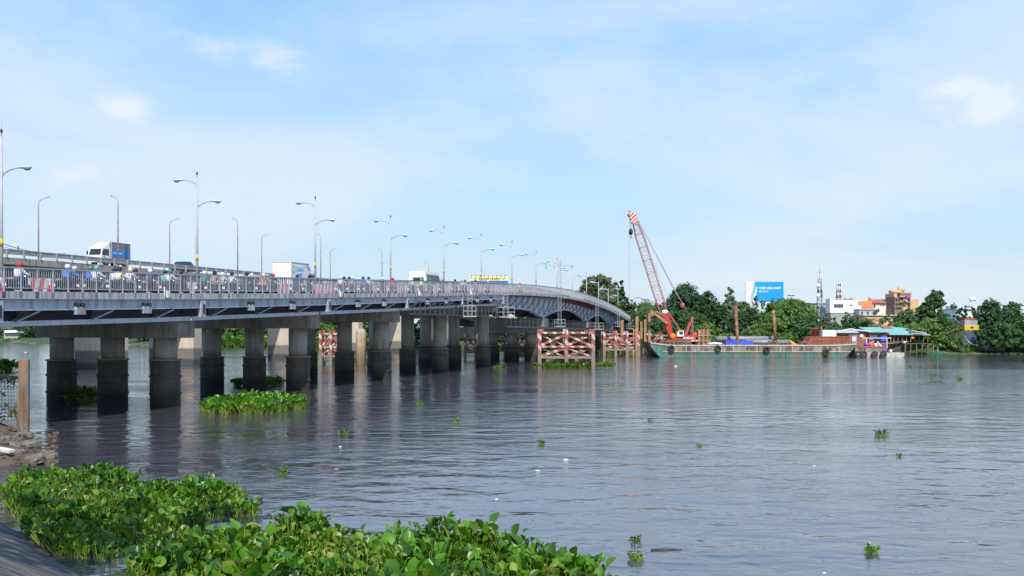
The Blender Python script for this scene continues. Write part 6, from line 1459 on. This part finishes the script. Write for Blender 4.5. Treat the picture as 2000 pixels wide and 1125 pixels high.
# far left bank
lb = [(18, 290, 618, 60, 'flowering pale tree above the white roofed shed', 'pale'), (62, 284, 622, 50, 'dark tree right of the white roofed shed', 'dark'), (-30, 290, 615, 70, 'dark tree at the left end of the far bank', 'dark'), (150, 270, 615, 80, 'tree hidden mostly behind the first columns', 'mid'), (230, 262, 615, 80, 'tree glimpsed behind the second gap of columns', 'mid'),
      (310, 252, 616, 80, 'tree behind the tan wall pier', 'dark'), (385, 242, 618, 60, 'dark tree between the tan wall pier and second row', 'dark'), (445, 236, 615, 62, 'bright leafy tree seen between the second row columns', 'bright'), (500, 232, 618, 60, 'green tree behind the second row middle column', 'mid'), (555, 226, 618, 60, 'green tree left of the pale wall pier', 'mid'),
      (640, 222, 616, 64, 'green tree behind the left striped frame', 'bright'), (712, 215, 622, 60, 'dark bushy tree behind the old tan pillar', 'mid'), (775, 212, 620, 60, 'dark tree seen behind the fourth row of columns', 'dark'), (830, 208, 620, 50, 'tree seen between the fourth row columns', 'mid'),
      (985, 205, 618, 60, 'tree seen under the first arch', 'mid'), (1035, 203, 620, 50, 'bright tree seen under the arches', 'bright'), (1085, 202, 620, 50, 'green tree behind the ladder under the second arch', 'mid'), (1120, 200, 622, 46, 'green tree under the right part of the second arch', 'mid')]
for px, Y, yt, wd_, l_, lf in lb: T(px, Y - 8, yt, wd_ * 1.15, l_, lf, dens=7, size=.32, base=.8, ybot=668, group='trees on the far left bank')
for px, Y, yt, wd_, l_ in ((45, 272, 656, 34, 'bright green bush below the white roofed shed'), (8, 273, 658, 30, 'olive bush at the left end of the far bank'), (470, 224, 664, 60, 'low bright shrubs on the far bank by the second row'), (640, 218, 664, 50, 'low green shrubs behind the left striped frame')):
    T(px, Y, yt, wd_, l_, 'bright', shape='bush', base=.6, ybot=668, name='bush', group='bushes on the far left bank')

# the tree on the near bank that shades the lower left of the view
def shade_tree():
    r = thing('tree', (-8.2, 6.0, 2.0), 'leafy tree on the near bank that throws shade on the slope', 'tree')
    bl = [(-.5, .5, 8.2, 1.8, 1.8, 1.0), (1.2, 2.6, 8.6, 1.6, 1.6, 1.0), (-2.2, 2.2, 9.0, 1.6, 1.6, 1.0), (.3, 4.0, 9.2, 1.5, 1.5, .9), (2.2, 4.4, 9.4, 1.2, 1.2, .8), (-1.6, 4.6, 9.6, 1.3, 1.3, .8)]
    V_, F_ = leaves(bl, 16, .16); npmesh('crown', V_, F_, LM['mid'], None).parent = r
    t = MB(); t.tube([(0, 0, -.3), (.2, 0, 3), (.2, .5, 6), (.5, .8, 8.5)], [.28, .22, .16, .08], 9)
    for b_ in bl: t.tube([(.2, .3, 5.5), (b_[0] * .6, b_[1] * .6, 7.2), b_[:3]], [.1, .07, .03], 6)
    t.build('trunk', M['bark'], r, world=False)
shade_tree()

# ------------------------------------------------------------------ water hyacinth
def leaf_template():
    """spoon shaped leaf blade in x (width), y (length), cupped in z"""
    rows = [(0, .10), (.22, .78), (.5, 1.0), (.78, .80), (1.0, .12)]; V_ = []
    for y, w_ in rows:
        for s in (-1, 0, 1): V_.append((s * w_ * .5, y, .20 * abs(s) * w_ - .10 * (y - .5) ** 2))
    Fc_ = []
    for i in range(len(rows) - 1):
        for j in range(2): a = i * 3 + j; Fc_.append((a, a + 1, a + 4, a + 3))
    return np.array(V_), np.array(Fc_)
LV, LF = leaf_template()
def hyacinth(name, pts, label, kind=None, cat=None, group=None, hmin=.14, hmax=.44, ls=.122, per=7, parent=None):
    """pts: plants (x, y, vigour)"""
    X0 = np.array(pts); origin = np.array([X0[:, 0].mean(), X0[:, 1].mean(), 0])
    n = len(X0); idx = np.repeat(np.arange(n), per); m = len(idx); th = rng.uniform(0, 2 * np.pi, m); spread_ = rng.uniform(.7, 1.3, n)[idx]; vig = X0[idx, 2]
    Lp = rng.uniform(hmin, hmax, m) * vig; tilt = rng.uniform(.05, .85, m)
    dirn = np.stack([np.cos(th) * np.sin(tilt), np.sin(th) * np.sin(tilt), np.cos(tilt)], 1)
    base = np.stack([X0[idx, 0] + rng.normal(0, .03, m), X0[idx, 1] + rng.normal(0, .03, m), np.full(m, -.03)], 1)
    mid = base + dirn * Lp[:, None] * .55; dirn2 = dirn * .8 + np.array([0, 0, .25]); dirn2 /= np.linalg.norm(dirn2, axis=1)[:, None]; tip = mid + dirn2 * Lp[:, None] * .5
    # leaf frame
    yl = np.stack([np.cos(th) * .75, np.sin(th) * .75, rng.uniform(.0, 1.9, m)], 1) + rng.normal(0, .32, (m, 3)); yl /= np.linalg.norm(yl, axis=1)[:, None]
    up = np.tile([0, 0, 1.0], (m, 1)) + rng.normal(0, .35, (m, 3)); xl = np.cross(yl, up); xl /= np.linalg.norm(xl, axis=1)[:, None]; zl = np.cross(xl, yl)
    s = ls * rng.uniform(.45, 1.3, m) * np.sqrt(vig); wds = rng.uniform(.55, 1.0, m); s = s * spread_
    LVt = LV[None] * s[:, None, None]
    Vl = tip[:, None, :] + LVt[:, :, 0:1] * wds[:, None, None] * xl[:, None, :] + LVt[:, :, 1:2] * yl[:, None, :] + LVt[:, :, 2:3] * zl[:, None, :]
    Fl = (LF[None] + (np.arange(m) * len(LV))[:, None, None]).reshape(-1, 4); Vl = Vl.reshape(-1, 3)
    # stalks: three sided tapering strips
    rs = .010 * np.sqrt(vig)[:, None]; e1_ = np.cross(dirn, [0.3, .2, 1.0]); e1_ /= np.linalg.norm(e1_, axis=1)[:, None]; e2_ = np.cross(dirn, e1_)
    ring = []
    for P_, k in ((base, 1.5), (mid, 1.15), (tip, .7)):
        for a in (0, 2.09, 4.19): ring.append(P_ + (e1_ * math.cos(a) + e2_ * math.sin(a)) * rs * k)
    Vs = np.stack(ring, 1).reshape(-1, 3); q = []
    for i in range(2):
        for j in range(3): q.append((i * 3 + j, i * 3 + (j + 1) % 3, i * 3 + 3 + (j + 1) % 3, i * 3 + 3 + j))
    Fs = (np.array(q)[None] + (np.arange(m) * 9)[:, None, None]).reshape(-1, 4) + len(Vl)
    V_ = np.concatenate([Vl, Vs]) - origin; F_ = np.concatenate([Fl, Fs]); mi = np.concatenate([np.zeros(len(Fl)), np.ones(len(Fs))])
    o = npmesh(name, V_, F_, [HY_M, HY_S], None, smooth=True, mi=mi); o.location = origin
    return tag(o, label, cat, group, kind)
def in_poly(x, y, poly):
    ins = False; j = len(poly) - 1
    for i in range(len(poly)):
        if (poly[i][1] > y) != (poly[j][1] > y) and x < (poly[j][0] - poly[i][0]) * (y - poly[i][1]) / (poly[j][1] - poly[i][1]) + poly[i][0]: ins = not ins
        j = i
    return ins
def fill_poly(img_poly, n, vig=(.75, 1.15), holes=()):
    wp = [tuple(Wt(*p)[:2]) for p in img_poly]; xs = [p[0] for p in wp]; ys = [p[1] for p in wp]; out = []; hp = [[tuple(Wt(*p)[:2]) for p in h_] for h_ in holes]
    while len(out) < n:
        x, y = random.uniform(min(xs), max(xs)), random.uniform(min(ys), max(ys))
        if in_poly(x, y, wp) and not any(in_poly(x, y, h_) for h_ in hp):
            ph = .5 + .5 * math.sin(x * 2.1 + 1.3 * math.sin(y * 1.4)) * math.sin(y * 1.7 + x * .6)
            if random.random() < .22 + .78 * ph: out.append((x, y, random.uniform(*vig) * (.38 + .90 * ph)))
    return out
hyacinth('hyacinth_mat', fill_poly([(12, 992), (28, 958), (70, 945), (150, 940), (240, 942), (262, 962), (250, 985), (180, 1000), (60, 1010)], 460, ), 'leafy green water hyacinth against the mud at left', kind='stuff')
hyacinth('hyacinth_mat', fill_poly([(240, 978), (290, 962), (360, 955), (430, 966), (518, 992), (505, 1006), (440, 1012), (330, 1014), (250, 1000)], 460, (.65, 1.0)), 'pointed tongue of water hyacinth reaching out over the river', kind='stuff')
hyacinth('hyacinth_mat', fill_poly([(20, 1005), (120, 998), (330, 1006), (412, 1010), (400, 1035), (400, 1085), (300, 1100), (180, 1095), (110, 1088), (60, 1045)], 760, (.6, 1.05)), 'shaded water hyacinth beside the concrete slope', kind='stuff')
hyacinth('hyacinth_mat', fill_poly([(270, 1105), (250, 1150), (330, 1290), (1240, 1290), (1185, 1150), (1165, 1132), (1110, 1112), (1060, 1106), (1010, 1112), (960, 1096), (880, 1078), (760, 1066), (640, 1056), (580, 1056), (540, 1078), (470, 1092), (400, 1094), (310, 1098)], 1750, (.75, 1.3)), 'big glossy water hyacinth mat filling the bottom of the view', kind='stuff', hmin=.12, hmax=.46, ls=.148)
def blades(img_poly, n, label, h=(.3, .7)):
    wp = fill_poly(img_poly, n); V_, F_ = [], []
    for x, y, v_ in wp:
        a = random.uniform(0, 6.28); H = random.uniform(*h); b_ = random.uniform(.05, .45) * H; w_ = .006; k_ = 0
        for t in (0, .35, .7, 1):
            cx, cy, cz = x + math.cos(a) * b_ * t * t, y + math.sin(a) * b_ * t * t, H * (t - .25 * t * t); ww_ = w_ * (1.2 - t)
            V_ += [(cx - math.sin(a) * ww_, cy + math.cos(a) * ww_, cz), (cx + math.sin(a) * ww_, cy - math.cos(a) * ww_, cz)]
        o_ = len(V_) - 8
        for i in range(3): F_.append((o_ + 2 * i, o_ + 2 * i + 1, o_ + 2 * i + 3, o_ + 2 * i + 2))
    return tag(npmesh('grass', V_, F_, HY_S, loc=(wp[0][0], wp[0][1], 0)), label, kind='stuff')
blades([(500, 1062), (560, 1052), (760, 1066), (960, 1096), (1110, 1112), (1185, 1150), (1185, 1200), (400, 1200)], 700, 'thin grass blades rising through the big plant mat')
blades([(20, 1005), (60, 960), (240, 950), (430, 1014), (300, 1100), (110, 1088)], 350, 'thin grass blades among the plants by the slope', (.2, .5))
# mid river clumps
def clump(px0, px1, pyf, pyb, n, label, name='hyacinth_clump', vig=(.9, 1.3), **k):
    pts = []
    a, b = Wt((px0 + px1) / 2, pyf), Wt((px0 + px1) / 2, pyb); cx, cy = (a.x + b.x) / 2, (a.y + b.y) / 2; rx = (px1 - px0) / 2 * cy / F; ry = abs(b.y - a.y) / 2
    for _ in range(n):
        t = random.uniform(0, 6.28); q = math.sqrt(random.random()); pts.append((cx + rx * q * math.cos(t), cy + ry * q * math.sin(t), random.uniform(*vig) * (1.15 - .4 * q)))
    return hyacinth(name, pts, label, cat='water plants', group='floating hyacinth clumps', **k)
clump(402, 592, 810, 786, 520, 'bright green hyacinth island floating before the second row of columns', hmin=.25, hmax=.55, ls=.2)
clump(460, 552, 758, 750, 120, 'shaded hyacinth clump around the middle column of the second row', hmin=.25, hmax=.5, ls=.25)
clump(147, 186, 790, 778, 50, 'shaded hyacinth clump between the first two columns', hmin=.25, hmax=.6, ls=.25)
clump(-30, 30, 727, 722, 80, 'dark hyacinth clump behind the net fence', hmin=.3, hmax=.8, ls=.4)
clump(1040, 1165, 718, 714, 220, 'thin line of hyacinth caught at the foot of the big fender', hmin=.1, hmax=.3, ls=.28)
clump(1166, 1200, 716, 713.5, 60, 'trailing hyacinth right of the big fender', hmin=.05, hmax=.18, ls=.25)
clump(1170, 1230, 694, 691, 120, 'green hyacinth under the smaller striped frame', hmin=.3, hmax=.7, ls=.4)
clump(962, 984, 721, 719, 50, 'tiny hyacinth strip below the far columns', hmin=.05, hmax=.15, ls=.2)
clump(690, 716, 712, 708, 30, 'hyacinth tuft at the base of the old tan pillar', hmin=.2, hmax=.5, ls=.3)
clump(1010, 1035, 697, 690, 60, 'hyacinth and creepers among the far columns', hmin=.4, hmax=1.0, ls=.35)
# grass and hyacinth belt on the far left bank
xs_ = []
for _ in range(1500):
    X = random.uniform(-78, -22); xs_.append((X, bank_Y(X) - 1.5 + random.uniform(-1.2, 7), random.uniform(.9, 1.3)))
hyacinth('bank_vegetation', xs_, 'green waterside plants along the far left bank', kind='stuff', hmin=.6, hmax=1.6, ls=.6, per=6)
xs_ = [(X, bank_Y(X) + random.uniform(2.5, 9), random.uniform(.8, 1.3)) for X in [random.uniform(58, 100) for _ in range(500)]]
hyacinth('bank_vegetation', xs_, 'rough green plants along the right hand mud bank', kind='stuff', hmin=.4, hmax=1.0, ls=.45, per=6)
# single floating plants
singles = [(550, 926, 9, 1.1, 'small floating hyacinth sprig before the dark reflections'), (671, 846, 8, 1.1, 'tiny plant floating below the third row of columns'), (820, 789, 10, 1.0, 'flat green plant floating below the fifth row'), (891, 826, 12, 1.0, 'low plant floating right of the long reflections'), (1060, 868, 8, .9, 'flat leafy scrap floating in mid river'),
           (1722, 851, 12, 1.5, 'grassy tuft floating at right in mid river'), (1873, 742, 10, 1.6, 'small green clump floating far off near the right edge'), (1816, 742, 7, 1.2, 'flat green scrap left of the far right clump'), (1240, 1092, 9, .9, 'dark leaved hyacinth floating near the bottom, lower of the pair'), (1245, 1056, 8, .6, 'small hyacinth above the dark leaved one'),
           (1700, 1078, 12, .9, 'round dark hyacinth floating alone at lower right'), (1777, 718, 12, 1.3, 'yellow green clump floating before the stilt platform'), (1597, 720, 7, 1.2, 'speck of green floating in front of the barge'), (1270, 822, 5, .7, 'speck of green floating mid river'), (1368, 872, 5, .6, 'green speck in the open water'), (1758, 892, 7, .7, 'flat drifting plant at right of centre'),
           (1995, 692, 10, 1.4, 'plants by the water at the right edge'), (1828, 694, 9, 1.2, 'plants by the water right of the green boat')]
for px, py, n, vg, lb_ in singles:
    c = Wt(px, py); pts = [(c.x + random.gauss(0, .07 * vg), c.y + random.gauss(0, .07 * vg), vg * random.uniform(.6, 1)) for _ in range(max(3, n // 2))]
    hyacinth('hyacinth_plant', pts, lb_, cat='water plant', group='single plants floating on the river', hmin=.05, hmax=.2, ls=.085, per=9)
# drifting litter
lit = [(250, 805, 'foam', .2, 'pale scrap floating beside the second column'), (657, 916, 'litterred', .13, 'reddish scrap drifting on the dark reflections'), (665, 872, 'foam', .1, 'small tan scrap drifting on the dark reflections'), (1105, 898, 'foam', .14, 'white rounded foam piece adrift mid river'), (1050, 919, 'foam', .11, 'tan scrap left below the white foam piece'),
       (1231, 967, 'litterred', .13, 'orange brown scrap adrift at lower centre'), (970, 975, 'white', .07, 'small white scrap adrift near the plants'), (1320, 715, 'foam', .3, 'pale ball floating right of the big fender'), (50, 688, 'white', .3, 'white float far off at left'), (1590, 910, 'foam', .07, 'thin white scrap adrift at right'), (1610, 1119, 'foam', .06, 'white scrap at the bottom of the river view'), (982, 1072, 'white', .05, 'fleck of white beside the big plant mat')]
for px, py, c_, s, lb_ in lit:
    p = Wt(px, py); o = rock((p.x, p.y, .0), s * .6, 'floating_litter', M[c_], flat=.3); tag(o, lb_, 'litter', 'litter drifting on the river')
p = Wt(1300, 1074); d = MB(); d.tube([(-.28, 0, .01), (0, .02, .02), (.3, 0, .005)], .014, 6); q = d.build('floating_stick', M['wooddark']); q.location = p; tag(q, 'thin dark stick floating right of the lower plants', 'stick')
